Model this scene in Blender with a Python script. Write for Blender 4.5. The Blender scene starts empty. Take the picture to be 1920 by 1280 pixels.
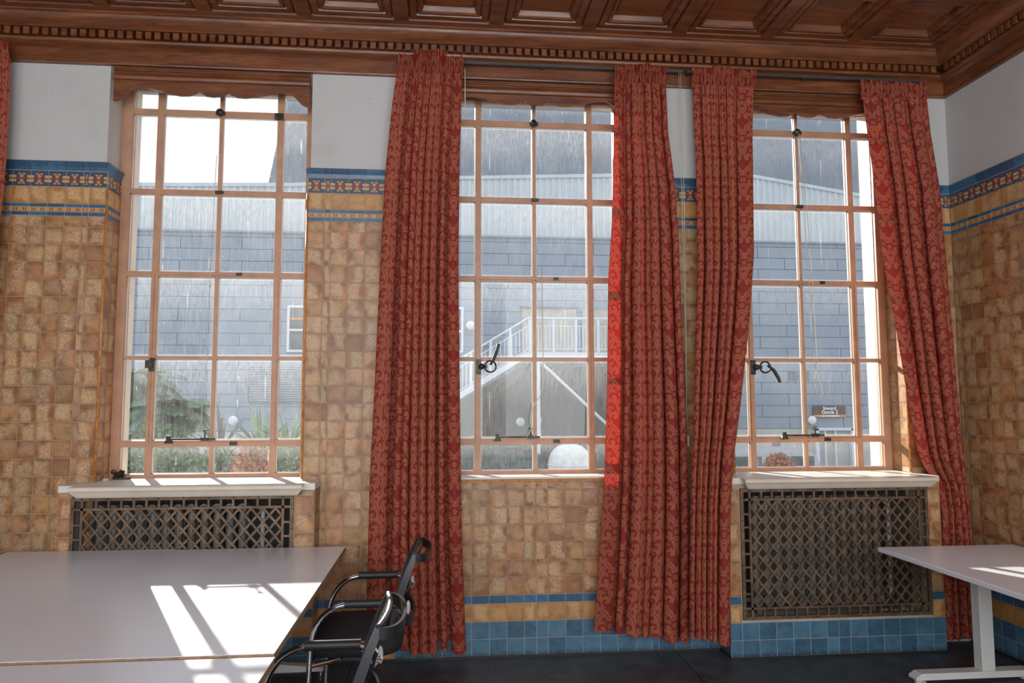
import bpy, math, random
from mathutils import Vector, Matrix, Euler
R = random.Random(7)
S = bpy.context.scene
COL = S.collection
PI = math.pi

# ------------------------------------------------------------------ camera, world, sun, lights, exposure
cam_d = bpy.data.cameras.new('camera'); cam = bpy.data.objects.new('camera', cam_d); COL.objects.link(cam)
cam_d.sensor_width = 36; cam_d.lens = 1381.84/1920*36; cam_d.clip_start = .05; cam_d.clip_end = 300
_r = Vector((0.99546684, -0.09508833, -0.00199296)); _u = Vector((-0.00599163, -0.08361089, 0.99648047)); _f = Vector((0.09492029, 0.99195132, 0.0838016))
cam.matrix_world = Matrix(((_r.x, _u.x, -_f.x, 0), (_r.y, _u.y, -_f.y, -4.7077), (_r.z, _u.z, -_f.z, 1.57), (0, 0, 0, 1)))
S.camera = cam
w = bpy.data.worlds.new('sky'); S.world = w; w.use_nodes = True
nt = w.node_tree; nt.nodes.clear()
_o = nt.nodes.new('ShaderNodeOutputWorld'); _b = nt.nodes.new('ShaderNodeBackground'); _tc = nt.nodes.new('ShaderNodeTexCoord')
_sx = nt.nodes.new('ShaderNodeSeparateXYZ'); _cr = nt.nodes.new('ShaderNodeValToRGB')
nt.links.new(_tc.outputs['Generated'], _sx.inputs[0]); nt.links.new(_sx.outputs['Z'], _cr.inputs[0])
_cr.color_ramp.elements[0].position = 0.0; _cr.color_ramp.elements[0].color = (1, 1, 1, 1)
_cr.color_ramp.elements[1].position = 1.0; _cr.color_ramp.elements[1].color = (.62, .78, 1, 1)
nt.links.new(_cr.outputs[0], _b.inputs[0]); nt.links.new(_b.outputs[0], _o.inputs[0])
_b.inputs[1].default_value = 1.25
SUN_DIR = Vector((.655, -1.35, -.62)).normalized()
sd = bpy.data.lights.new('sun', 'SUN'); sun = bpy.data.objects.new('sun', sd); COL.objects.link(sun)
sd.energy = 11.0; sd.angle = math.radians(.6); sd.color = (1, .93, .82)
sun.rotation_euler = SUN_DIR.to_track_quat('-Z', 'Y').to_euler(); sun.location = (-8, 18, 9)
REAR_FILL_OPENINGS = [(-3.9, -1.75), (-1.45, .75), (1.05, 3.2)]
for i, (a, b) in enumerate(REAR_FILL_OPENINGS):          # added fill lamps, set in invented openings of the unseen rear wall
    ld = bpy.data.lights.new('rear_fill_lamp', 'AREA'); lo = bpy.data.objects.new('rear_fill_lamp', ld); COL.objects.link(lo)
    ld.shape = 'RECTANGLE'; ld.size = b - a - .1; ld.size_y = 2.7; ld.energy = (70, 150, 100)[i]; ld.color = (.91, .955, 1)
    lo.location = ((a + b)/2, -7.45, 2.35); lo.rotation_euler = (PI/2 , 0, 0)
vs = S.view_settings; S.display_settings.display_device = 'sRGB'
vs.view_transform = 'Standard'; vs.look = 'None'; vs.gamma = 1; vs.use_curve_mapping = False; vs.exposure = 0.0

# ------------------------------------------------------------------ helpers: nodes
class G:
    def __init__(s, name):
        s.m = bpy.data.materials.new(name); s.m.use_nodes = True; s.t = s.m.node_tree; s.t.nodes.clear()
        s.out = s.t.nodes.new('ShaderNodeOutputMaterial')
    def n(s, typ, ins=None, **p):
        o = s.t.nodes.new('ShaderNode' + typ)
        for k, v in p.items(): setattr(o, k, v)
        for k, v in (ins or {}).items(): s.put(o.inputs[k], v)
        return o
    def put(s, sock, v):
        if isinstance(v, bpy.types.NodeSocket): s.t.links.new(v, sock)
        else:
            if hasattr(sock.default_value, '__len__') and not hasattr(v, '__len__'): v = [v]*len(sock.default_value)
            if hasattr(v, '__len__') and len(v) == 3 and len(sock.default_value) == 4: v = (*v, 1)
            sock.default_value = v
    def math(s, op, a, b=0.0, c=0.0):
        o = s.t.nodes.new('ShaderNodeMath'); o.operation = op
        s.put(o.inputs[0], a); s.put(o.inputs[1], b); s.put(o.inputs[2], c); return o.outputs[0]
    def lt(s, a, b): return s.math('LESS_THAN', a, b)
    def gt(s, a, b): return s.math('GREATER_THAN', a, b)
    def mul(s, a, b): return s.math('MULTIPLY', a, b)
    def add(s, a, b): return s.math('ADD', a, b)
    def sub(s, a, b): return s.math('SUBTRACT', a, b)
    def sstep(s, v, a, b, lo=0.0, hi=1.0):
        o = s.n('MapRange', {0: v, 1: a, 2: b, 3: lo, 4: hi}); o.interpolation_type = 'SMOOTHSTEP'; return o.outputs[0]
    def mix(s, f, a, b):
        o = s.t.nodes.new('ShaderNodeMix'); o.data_type = 'RGBA'
        s.put(o.inputs[0], f); s.put(o.inputs[6], a); s.put(o.inputs[7], b); return o.outputs[2]
    def ramp(s, f, els, interp='LINEAR'):
        o = s.t.nodes.new('ShaderNodeValToRGB'); s.put(o.inputs[0], f); cr = o.color_ramp; cr.interpolation = interp
        while len(cr.elements) < len(els): cr.elements.new(.5)
        for e, (p, c) in zip(cr.elements, els): e.position = p; e.color = (*c, 1) if len(c) == 3 else c
        return o.outputs[0]
    def xyz(s, x=0.0, y=0.0, z=0.0): return s.n('CombineXYZ', {0: x, 1: y, 2: z}).outputs[0]
    def sep(s, v):
        o = s.n('SeparateXYZ', {0: v}); return o.outputs[0], o.outputs[1], o.outputs[2]
    def noise(s, v, scale, detail=2, rough=.5, w=None, dist=0.0):
        o = s.t.nodes.new('ShaderNodeTexNoise')
        if w is not None: o.noise_dimensions = '4D'; s.put(o.inputs['W'], w)
        s.put(o.inputs['Vector'], v); s.put(o.inputs['Scale'], scale); s.put(o.inputs['Detail'], detail); s.put(o.inputs['Roughness'], rough); s.put(o.inputs['Distortion'], dist)
        return o.outputs[0]
    def bump(s, h, strength=.3, dist=.01): return s.n('Bump', {'Strength': strength, 'Distance': dist, 'Height': h}).outputs[0]
    def uv(s): return s.n('TexCoord').outputs['UV']
    def obj(s): return s.n('TexCoord').outputs['Object']
    def gpos(s): return s.n('NewGeometry').outputs['Position']
    def rnd(s):
        a = s.n('ObjectInfo').outputs['Random']; b = s.n('Attribute', attribute_name='rnd').outputs['Fac']
        return s.math('FRACT', s.add(a, b))
    def bsdf(s, col, rough=.5, metal=0.0, spec=.5, normal=None, **k):
        ins = {'Base Color': col, 'Roughness': rough, 'Metallic': metal, 'Specular IOR Level': spec}
        if normal is not None: ins['Normal'] = normal
        for a, v in k.items(): ins[a.replace('_', ' ')] = v
        return s.n('BsdfPrincipled', ins).outputs[0]
    def done(s, sh): s.t.links.new(sh, s.out.inputs[0]); return s.m

def plain(name, col, rough=.5, metal=0.0, spec=.5, vary=.12, scale=6.0, bumpy=0.0, bscale=60.0):
    g = G(name); p = g.obj()
    f = g.noise(p, scale, 4, .6)
    c = g.mix(g.sstep(f, .3, .7), [x*(1-vary) for x in col], [min(1, x*(1+vary)) for x in col])
    n = g.bump(g.noise(p, bscale, 3), bumpy, .003) if bumpy else None
    return g.done(g.bsdf(c, rough, metal, spec, n))

def wood(name, dark, mid, light, axis='x', rough=.32, coat=.25):
    rough += .1; coat *= .3
    g = G(name); x, y, z = g.sep(g.gpos())
    if axis == 'x': v = g.xyz(g.mul(x, .12), y, z)
    elif axis == 'y': v = g.xyz(x, g.mul(y, .12), z)
    else: v = g.xyz(x, y, g.mul(z, .12))
    a = g.noise(v, 22, 6, .65, w=g.mul(g.rnd(), 30), dist=.6); b = g.noise(v, 130, 2, .5)
    f = g.add(g.mul(a, .8), g.mul(b, .2))
    c = g.ramp(f, [(.3, dark), (.5, mid), (.72, light)])
    r2 = g.sstep(g.noise(g.gpos(), 5, 3), .3, .7, rough - .06, rough + .12)
    return g.done(g.bsdf(c, r2, 0, .5, g.bump(b, .05, .002), Coat_Weight=coat, Coat_Roughness=.2))

# ------------------------------------------------------------------ helpers: meshes
def wloc(o):
    v = Vector((0,0,0))
    while o is not None: v += Vector(o.location); o = o.parent
    return v
class MB:
    def __init__(s): s.v = []; s.f = []; s.uvs = None; s.mi = []
    def box(s, x0, x1, y0, y1, z0, z1):
        i = len(s.v)
        s.v += [(x0,y0,z0),(x1,y0,z0),(x1,y1,z0),(x0,y1,z0),(x0,y0,z1),(x1,y0,z1),(x1,y1,z1),(x0,y1,z1)]
        s.f += [(i,i+3,i+2,i+1),(i+4,i+5,i+6,i+7),(i,i+1,i+5,i+4),(i+1,i+2,i+6,i+5),(i+2,i+3,i+7,i+6),(i+3,i,i+4,i+7)]
        return s
    def cbox(s, x0, x1, y0, y1, z0, z1, c=.003):   # box with chamfered edges
        i = len(s.v)
        for (a, b, cc, d, zz) in ((x0+c,x1-c,y0+c,y1-c,z0),(x0,x1,y0,y1,z0+c),(x0,x1,y0,y1,z1-c),(x0+c,x1-c,y0+c,y1-c,z1)):
            s.v += [(a+ (c if zz in (z0+c, z1-c) else 0), cc, zz), (b- (c if zz in (z0+c, z1-c) else 0), cc, zz), (b, cc+(c if zz in (z0+c, z1-c) else 0), zz), (b, d-(c if zz in (z0+c, z1-c) else 0), zz),
                    (b-(c if zz in (z0+c, z1-c) else 0), d, zz), (a+(c if zz in (z0+c, z1-c) else 0), d, zz), (a, d-(c if zz in (z0+c, z1-c) else 0), zz), (a, cc+(c if zz in (z0+c, z1-c) else 0), zz)]
        for k in range(3):
            for j in range(8):
                a, b = i+8*k+j, i+8*k+(j+1) % 8
                s.f.append((a, b, b+8, a+8))
        s.f += [tuple(i+7-j for j in range(8)), tuple(i+24+j for j in range(8))]
        return s
    def prism(s, poly, axis, a, b):                # polygon extruded along an axis; poly in the other two coordinates
        i = len(s.v); n = len(poly)
        for t in (a, b):
            for (p, q) in poly: s.v.append({'x': (t,p,q), 'y': (p,t,q), 'z': (p,q,t)}[axis])
        s.f += [tuple(range(i, i+n))[::-1], tuple(range(i+n, i+2*n))]
        s.f += [(i+j, i+(j+1) % n, i+n+(j+1) % n, i+n+j) for j in range(n)]
        return s
    def tube(s, path, r, n=10, caps=True):
        P = [Vector(p) for p in path]; i0 = len(s.v); up = None
        for k, p in enumerate(P):
            d = (P[min(k+1, len(P)-1)] - P[max(k-1, 0)]).normalized()
            if up is None:
                up = Vector((0,0,1)) if abs(d.z) < .9 else Vector((1,0,0))
            a = d.cross(up).normalized(); up = a.cross(d).normalized(); 
            rr = r[k] if isinstance(r, (list, tuple)) else r
            for j in range(n):
                t = 2*PI*j/n; s.v.append(tuple(p + (a*math.cos(t) + up*math.sin(t))*rr))
        for k in range(len(P)-1):
            for j in range(n):
                a, b = i0+k*n+j, i0+k*n+(j+1) % n; s.f.append((a, b, b+n, a+n))
        if caps: s.f += [tuple(i0+j for j in range(n))[::-1], tuple(i0+(len(P)-1)*n+j for j in range(n))]
        return s
    def bar(s, a, b, wid, thk, nrm):               # flat bar from a to b
        a, b, nrm = Vector(a), Vector(b), Vector(nrm).normalized(); d = (b-a).normalized(); sd_ = d.cross(nrm).normalized()*wid/2; up = nrm*thk/2
        i = len(s.v)
        for p in (a, b):
            for q in (-sd_-up, sd_-up, sd_+up, -sd_+up): s.v.append(tuple(p+q))
        s.f += [(i,i+1,i+2,i+3)[::-1],(i+4,i+5,i+6,i+7)] + [(i+j, i+(j+1) % 4, i+4+(j+1) % 4, i+4+j) for j in range(4)]
        return s
    def ball(s, c, r, n=12, m=8, sz=1.0):
        i = len(s.v)
        for k in range(m+1):
            th = PI*k/m
            for j in range(n): s.v.append((c[0]+r*math.sin(th)*math.cos(2*PI*j/n), c[1]+r*math.sin(th)*math.sin(2*PI*j/n), c[2]+r*sz*math.cos(th)))
        for k in range(m):
            for j in range(n):
                a, b = i+k*n+j, i+k*n+(j+1) % n; s.f.append((a, a+n, b+n, b))
        return s
    def grid(s, rows):                             # rows of points -> quads
        i = len(s.v); m = len(rows[0])
        for r in rows: s.v += [tuple(p) for p in r]
        for a in range(len(rows)-1):
            for b in range(m-1): s.f.append((i+a*m+b, i+a*m+b+1, i+(a+1)*m+b+1, i+(a+1)*m+b))
        return s
    def build(s, name, m, parent=None, smooth=False, angle=None, loc=None, uv=None):
        me = bpy.data.meshes.new(name); 
        off = wloc(parent)
        if parent is None and loc is not None: off = Vector(loc)
        me.from_pydata([tuple(Vector(p)-off) for p in s.v], [], s.f)
        if uv is not None:
            l = me.uv_layers.new(name='UVMap')
            for lp in me.loops: l.data[lp.index].uv = uv[lp.vertex_index]
        for mm in (m if isinstance(m, (list, tuple)) else [m]): me.materials.append(mm)
        me.validate(); me.update()
        if smooth:
            me.polygons.foreach_set('use_smooth', [True]*len(me.polygons))
            if angle: me.set_sharp_from_angle(angle=math.radians(angle))
        o = bpy.data.objects.new(name, me); COL.objects.link(o)
        if parent is not None: o.parent = parent
        elif loc is not None: o.location = loc
        return o
def tag(o, label, cat=None, group=None):
    o['label'] = label
    if cat: o['category'] = cat
    if group: o['group'] = group
    return o
def struct(o, label=None):
    o['kind'] = 'structure'
    if label: o['label'] = label
    return o
def stuff(o): o['kind'] = 'stuff'; return o
def empty(name, loc, label=None, cat=None, group=None):
    o = bpy.data.objects.new(name, None); COL.objects.link(o); o.location = loc; o.empty_display_size = .1
    o.matrix_world = Matrix.Translation(loc)
    if label: tag(o, label, cat, group)
    return o
def dup(o, loc):
    c = o.copy(); COL.objects.link(c); c.location = loc; c.matrix_world = Matrix.Translation(loc)
    for ch in list(o.children):
        d = ch.copy(); COL.objects.link(d); d.parent = c
        for g in list(ch.children):
            e = g.copy(); COL.objects.link(e); e.parent = d
    return c
def lerp(a, b, t): return a + (b-a)*t
def poly_at(pts, z):                               # x on a polyline of (x, z), z descending
    if z >= pts[0][1]: return pts[0][0]
    for (x0, z0), (x1, z1) in zip(pts, pts[1:]):
        if z >= z1: return lerp(x0, x1, (z0-z)/(z0-z1) if z0 != z1 else 1)
    return pts[-1][0]

# ------------------------------------------------------------------ materials
def tile_mat(name, cols, cream, amount=1.0, rough=.28):
    g = G(name); u = g.uv(); r = g.rnd(); x, y, _ = g.sep(u); w_ = g.mul(r, 97.0)
    base = g.ramp(r, [(i/(len(cols)-1), c) for i, c in enumerate(cols)])
    r2 = g.math('FRACT', g.mul(r, 7.31)); r3 = g.math('FRACT', g.mul(r, 13.7)); r4 = g.math('FRACT', g.mul(r, 23.9))
    big = g.noise(u, 1.7, 2, .5, w=w_)
    base = g.mix(g.sstep(big, .38, .72), base, [c*.8 for c in cols[0]])
    cx = g.add(.3, g.mul(r3, .4)); cy = g.add(.3, g.mul(r4, .4))
    dx = g.math('ABSOLUTE', g.sub(x, cx)); dy = g.math('ABSOLUTE', g.sub(y, cy))
    d = g.math('MAXIMUM', g.mul(dx, g.add(1.0, g.mul(r2, .9))), g.mul(dy, g.sub(1.7, g.mul(r2, .8))))
    blob = g.sstep(g.add(d, g.mul(g.sub(big, .5), .9)), .80, .30)
    worm = g.noise(u, 21, 1.5, .5, w=w_, dist=2.2)
    sp = g.mul(g.sstep(worm, .49, .56), blob)
    amt = g.sstep(r2, .02, .5, .25, amount)
    c = g.mix(g.mul(g.mul(sp, amt), .9), base, cream)
    edge = g.math('MAXIMUM', g.math('ABSOLUTE', g.sub(x, .5)), g.math('ABSOLUTE', g.sub(y, .5)))
    c = g.mix(g.sstep(edge, .40, .5, 0, .45), c, [k*.6 for k in cols[0]])
    gr = g.noise(g.gpos(), 2.2, 4, .6)
    c = g.mix(g.sstep(gr, .45, .75, 0, .3), c, (.10, .055, .025))
    nb = g.bump(g.add(g.mul(worm, .8), g.mul(big, 1.2)), .35, .0025)
    return g.done(g.bsdf(c, g.sstep(worm, .3, .7, rough, rough+.18), 0, .5, nb))
OCH = [(.28,.108,.034), (.43,.19,.060), (.47,.245,.092), (.43,.155,.044), (.36,.195,.062), (.48,.205,.066), (.34,.12,.038)]
M_TILE = tile_mat('ochre_glazed_tile', OCH, (.72,.55,.34))
M_TILE_R = M_TILE
M_ORANGE = tile_mat('orange_glazed_tile', [(.47,.20,.055), (.54,.27,.085), (.50,.23,.065)], (.74,.56,.32))
M_EDGE = plain('orange_bullnose_tile', (.50,.20,.045), .3, vary=.3, scale=30)
def blue_mat(name, a, b):
    g = G(name); u = g.uv(); r = g.rnd(); n1 = g.noise(u, 9, 4, .6, w=g.mul(r, 50)); n2 = g.noise(u, 1.5, 2, .5, w=g.mul(r, 31))
    c = g.mix(g.sstep(n1, .35, .65), a, b); c = g.mix(g.sstep(g.add(g.mul(n2, .7), g.mul(r, .4)), .3, .9), c, [k*1.5 for k in b])
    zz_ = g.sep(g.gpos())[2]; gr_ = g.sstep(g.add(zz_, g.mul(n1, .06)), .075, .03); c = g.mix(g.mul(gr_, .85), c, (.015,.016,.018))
    return g.done(g.bsdf(c, .3, 0, .5, g.bump(n1, .3, .002)))
M_BLUE = blue_mat('blue_glazed_tile', (.030,.082,.132), (.060,.135,.20))
M_NAVY = blue_mat('deep_blue_strip_tile', (.020,.062,.12), (.040,.105,.18))
def border_mat():
    g = G('interlaced_border_tile'); x, y, _ = g.sep(g.uv())
    a = g.math('ABSOLUTE', g.sub(x, .5)); b = g.math('ABSOLUTE', g.sub(y, .47)); gold, red, blue = (.62,.36,.13), (.24,.05,.03), (.03,.085,.16)
    hour = g.mul(g.mul(g.lt(a, g.add(g.mul(b, .55), .03)), g.lt(b, .33)), g.gt(b, .09))
    barrel = g.mul(g.mul(g.gt(a, .30), g.lt(b, .21)), g.gt(b, .035))
    ring = g.mul(g.lt(g.math('ABSOLUTE', g.sub(g.add(a, g.mul(b, 1.1)), .33)), .045), g.lt(b, .33))
    dot = g.lt(g.add(g.math('ABSOLUTE', g.sub(a, .20)), b), .10); ctr = g.lt(g.add(a, b), .12)
    rim = g.mul(g.gt(b, .36), g.lt(b, .395))
    c = g.mix(hour, blue, gold); c = g.mix(barrel, c, gold); c = g.mix(ring, c, red); c = g.mix(dot, c, red)
    c = g.mix(ctr, c, (.42,.12,.05)); c = g.mix(rim, c, (.10,.06,.08))
    n = g.noise(g.uv(), 18, 3, .6, w=g.mul(g.rnd(), 40)); c = g.mix(g.sstep(n, .4, .75, 0, .4), c, (.12,.07,.05))
    return g.done(g.bsdf(c, .3, 0, .5, g.bump(g.math('MAXIMUM', hour, barrel), .25, .002)))
M_BORDER = border_mat()
def strip_mat():
    g = G('gold_dash_strip_tile'); x, y, _ = g.sep(g.uv()); fx = g.math('FRACT', g.mul(x, 2.0))
    a = g.math('ABSOLUTE', g.sub(fx, .5)); b = g.math('ABSOLUTE', g.sub(y, .5))
    c = g.mix(g.mul(g.lt(a, .2), g.lt(b, .32)), (.56,.29,.10), (.23,.06,.035)); c = g.mix(g.mul(g.lt(a, .05), g.lt(b, .32)), c, (.6,.36,.15))
    c = g.mix(g.gt(b, .40), c, (.28,.12,.05))
    return g.done(g.bsdf(c, .3))
M_STRIP = strip_mat()
M_GROUT = plain('grey_grout', (.44,.38,.31), .85)
def plaster():
    g = G('white_plaster'); p = g.gpos(); n = g.noise(p, 3, 5, .6); sp = g.noise(p, 26, 2, .5)
    c = g.mix(g.sstep(n, .45, .8, 0, .5), (.54,.525,.51), (.43,.42,.405)); c = g.mix(g.sstep(sp, .73, .78, 0, .6), c, (.35,.33,.31))
    return g.done(g.bsdf(c, .75, 0, .3, g.bump(g.noise(p, 45, 4), .12, .004)))
M_PLASTER = plaster()
M_WOODX = wood('mahogany_lengthwise', (.055,.015,.006), (.165,.050,.017), (.30,.108,.040), 'x', .27, .5)
M_WOODY = wood('mahogany_crosswise', (.055,.015,.006), (.165,.050,.017), (.30,.108,.040), 'y', .27, .5)
M_PANEL = wood('mahogany_panel', (.10,.028,.010), (.22,.070,.024), (.33,.12,.045), 'x', .24, .5)
M_FRAME = plain('salmon_window_paint', (.48,.258,.155), .42, vary=.1, scale=9, bumpy=.1)
M_CREAM = plain('cream_sill_paint', (.72,.63,.52), .42, vary=.06, scale=7)
M_SILL = plain('off_white_sill_top', (.74,.69,.64), .4, vary=.07, scale=8)
M_EXT = plain('cream_exterior_render', (.72,.66,.56), .8, vary=.06, bumpy=.2)
M_IRON = plain('dark_bronze_fitting', (.055,.048,.04), .45, .7, vary=.4, scale=30)
def bronze():
    g = G('bronze_lattice'); p = g.gpos(); n = g.noise(p, 14, 4, .65); x, y, z = g.sep(p)
    c = g.mix(g.sstep(n, .35, .7), (.095,.060,.037), (.215,.13,.075)); c = g.mix(g.sstep(g.noise(p, 5, 3), .62, .78, 0, .5), c, (.08,.10,.07))
    return g.done(g.bsdf(c, .48, .3, .5, g.bump(n, .15, .002)))
M_BRONZE = bronze()
M_RAD = plain('grey_radiator_paint', (.155,.145,.13), .45, .0, vary=.25, scale=18)
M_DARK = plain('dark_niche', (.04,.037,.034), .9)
def lino():
    g = G('slate_linoleum'); p = g.gpos(); a = g.noise(p, 7, 5, .65); b = g.noise(p, 60, 3, .6)
    x, y, z = g.sep(p); sc = g.noise(g.xyz(g.mul(x, .6), g.mul(y, 5), 0), 9, 4, .6)
    c = g.mix(g.sstep(a, .3, .75), (.042,.045,.050), (.082,.088,.096)); c = g.mix(g.sstep(sc, .55, .8, 0, .35), c, (.11,.11,.11))
    return g.done(g.bsdf(c, g.sstep(b, .3, .7, .38, .55), 0, .5, g.bump(b, .06, .002)))
M_LINO = lino()
M_BLACK = plain('black_skirting', (.02,.02,.02), .4)
def damask(name, trans):
    g = G(name); u = g.uv(); x, y, _ = g.sep(u)
    nz = g.n('TexNoise', {'Vector': g.xyz(g.math('PINGPONG', x, .105), y, 0), 'Scale': 9.0, 'Detail': 1.0}).outputs['Color']; nx_, ny_, _ = g.sep(nz)
    px = g.add(g.math('PINGPONG', x, .105), g.mul(g.sub(nx_, .5), .022)); col = g.math('FLOOR', g.math('DIVIDE', x, .21))
    yy = g.add(g.add(y, 6.8), g.add(g.mul(g.math('MODULO', g.add(col, 40.0), 2.0), .17), g.mul(g.sub(ny_, .5), .03))); py = g.math('MODULO', yy, .34)
    def polar(cx, cy):
        dx, dy = g.sub(px, cx), g.sub(py, cy)
        return dx, dy, g.math('SQRT', g.add(g.mul(dx, dx), g.mul(dy, dy))), g.math('ARCTAN2', dy, dx)
    def spiral(cx, cy, R_, hand):
        dx, dy, r, th = polar(cx, cy)
        return g.mul(g.lt(r, g.add(R_, g.mul(g.math('SINE', g.mul(th, 5.0)), R_*.08))), g.gt(g.math('SINE', g.add(g.mul(th, hand), g.mul(r, 118.0))), -.35))
    def leaf(cx, cy, a_, b_, deg):
        dx, dy, r, th = polar(cx, cy); c_, s_ = math.cos(math.radians(deg)), math.sin(math.radians(deg))
        u_ = g.add(g.mul(dx, c_/a_), g.mul(dy, s_/a_)); v_ = g.add(g.mul(dx, -s_/b_), g.mul(dy, c_/b_))
        v2 = g.add(v_, g.mul(g.mul(u_, u_), .5))
        ins = g.lt(g.add(g.mul(u_, u_), g.mul(v2, v2)), g.add(.9, g.mul(g.math('SINE', g.mul(u_, 14.0)), .12)))
        return g.mul(ins, g.gt(g.math('ABSOLUTE', v2), .13))
    def rosette(cx, cy, R_):
        dx, dy, r, th = polar(cx, cy)
        return g.mul(g.lt(r, g.add(R_, g.mul(g.math('COSINE', g.mul(th, 6.0)), R_*.25))), g.gt(r, R_*.28))
    m = spiral(.046, .058, .040, 1.0)
    for q in (spiral(.064, .252, .037, -1.0), spiral(.096, .135, .026, 1.0), leaf(.050, .107, .034, .012, -20), leaf(.012, .030, .036, .012, 80), leaf(.034, .322, .030, .012, -15), leaf(.012, .160, .030, .010, 95), leaf(.026, .130, .054, .021, 62), leaf(.066, .170, .050, .019, -48), leaf(.082, .020, .044, .018, 35), leaf(.020, .285, .046, .017, 105), leaf(.094, .312, .040, .016, -70), rosette(0.0, .205, .030), rosette(.105, .075, .017), leaf(.036, .205, .030, .011, 20)):
        m = g.math('MAXIMUM', m, q)
    fine = g.sstep(g.noise(g.xyz(x, g.mul(y, 6), 0), 120, 1), .3, .7, .82, 1.0)
    c = g.mix(g.mul(m, fine), (.235,.025,.019), (.34,.105,.056))
    tx = g.n('TexWave', {'Vector': u, 'Scale': 260.0}, bands_direction='Y').outputs['Fac']
    nb = g.bump(g.add(g.mul(m, .6), g.mul(tx, .25)), .12, .002)
    p = g.bsdf(c, .65, 0, .22, nb)
    tr = g.n('BsdfTranslucent', {'Color': g.mix(.75, c, (.58,.006,.005))}).outputs[0]
    return g.done(g.n('MixShader', {0: trans, 1: p, 2: tr}).outputs[0])
M_DAMASK = damask('red_gold_damask', .05); M_SHEER = damask('unlined_damask_edge', .20)
def glass(name, dirt, specks, haze_top):
    g = G(name); u = g.uv(); x, y, _ = g.sep(u); r = g.rnd(); w_ = g.mul(r, 60)
    streak = g.noise(g.xyz(g.mul(x, 9.0), g.mul(y, .7), g.mul(r, 40)), 4.5, 5, .65); cloud = g.noise(u, 2.2, 4, .6, w=w_)
    fine = g.noise(g.xyz(g.mul(x, 2.4), g.mul(y, .5), g.mul(r, 40)), 24, 4, .75)
    vor = g.n('TexVoronoi', {'Vector': g.add_v(u, r) if False else g.n('VectorMath', {0: u, 1: g.xyz(g.mul(r, 11), g.mul(r, 17), 0)}).outputs[0], 'Scale': 26.0})
    sp = g.mul(g.lt(vor.outputs['Distance'], .12), g.gt(g.sep(vor.outputs['Color'])[0], .55 if specks > .5 else .86))
    drip = g.mul(g.sstep(g.noise(g.xyz(g.mul(x, 26), g.mul(y, .9), g.mul(r, 23)), 1.0, 1, .5), .70, .76), g.gt(cloud, .5))
    ex = g.math('MAXIMUM', g.math('ABSOLUTE', g.sub(x, .5)), g.math('ABSOLUTE', g.sub(y, .5)))
    edge = g.sstep(ex, .455, .5)
    f = g.add(g.mul(g.sstep(g.add(g.mul(streak, .6), g.mul(cloud, .5)), .38, .8), dirt), dirt*.35)
    f = g.add(f, g.mul(g.mul(g.sstep(g.add(y, g.mul(fine, .5)), .62, 1.25), g.sstep(fine, .2, .8)), haze_top))
    f = g.add(f, g.mul(g.mul(sp, .55), specks)); f = g.add(f, g.mul(drip, .35*specks)); f = g.add(f, g.mul(edge, .35))
    f = g.math('MINIMUM', f, .85)
    d = g.n('MixShader', {0: .6, 1: g.n('BsdfDiffuse', {'Color': (.72,.74,.75, 1)}).outputs[0], 2: g.n('BsdfTranslucent', {'Color': (.80,.82,.85, 1)}).outputs[0]}).outputs[0]
    lw = g.n('LayerWeight', {'Blend': .5}).outputs['Facing']; fr = g.add(.022, g.mul(g.math('POWER', lw, 4.0), .45))
    base = g.n('MixShader', {0: fr, 1: g.n('BsdfTransparent', {'Color': (.97,.985,.98, 1)}).outputs[0], 2: g.n('BsdfGlossy', {'Color': (1,1,1,1), 'Roughness': .02}).outputs[0]}).outputs[0]
    return g.done(g.n('MixShader', {0: f, 1: base, 2: d}).outputs[0])
M_GLASS = [glass('dusty_pane_glass', .10, 1.0, .24), glass('streaked_pane_glass', .075, .6, .22), glass('clearer_pane_glass', .045, .35, .12)]
def laminate(name, c0):
    g = G(name); p = g.gpos(); x, y, z = g.sep(p); n = g.noise(g.xyz(g.mul(x, .8), g.mul(y, 9), 0), 14, 5, .6); s_ = g.noise(p, 2.5, 3)
    c = g.mix(g.sstep(n, .35, .7, 0, .35), c0, [k*.93 for k in c0])
    return g.done(g.bsdf(c, g.sstep(s_, .3, .7, .28, .38), 0, .8, Coat_Weight=.4, Coat_Roughness=.22))
M_TOP = laminate('white_laminate', (.80,.83,.92))
M_PLY = plain('brown_plywood_edge', (.32,.20,.12), .55, vary=.2, scale=50)
M_TWHITE = plain('white_powder_coat', (.70,.69,.66), .38, vary=.04)
M_CHROME = plain('chrome_tube', (.80,.80,.80), .09, 1.0, vary=.03)
M_PLASTIC = plain('black_plastic', (.022,.022,.025), .36, vary=.1)
M_SEAT = plain('black_seat_fabric', (.014,.014,.016), .85, vary=.2, scale=80, bumpy=.3, bscale=300)
M_FOAM = plain('black_arm_pad', (.018,.018,.02), .5, vary=.1)
def netting():
    g = G('black_mesh_netting'); x, y, _ = g.sep(g.uv())
    a = g.lt(g.math('ABSOLUTE', g.sub(g.math('FRACT', g.mul(x, 90)), .5)), .33); b = g.lt(g.math('ABSOLUTE', g.sub(g.math('FRACT', g.mul(y, 90)), .5)), .33)
    hole = g.mul(a, b)
    p = g.n('MixShader', {0: .45, 1: g.bsdf((.16,.15,.11), .55), 2: g.n('BsdfTranslucent', {'Color': (.42,.40,.26,1)}).outputs[0]}).outputs[0]
    return g.done(g.n('MixShader', {0: g.mul(hole, .85), 1: p, 2: g.n('BsdfTransparent').outputs[0]}).outputs[0])
M_NET = netting()
M_GREYCAP = plain('grey_plastic_cap', (.42,.43,.44), .35)
M_RAIL = plain('grey_track_aluminium', (.085,.078,.07), .45, .4)
M_CORD = plain('off_white_cord', (.62,.56,.48), .8)
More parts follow.
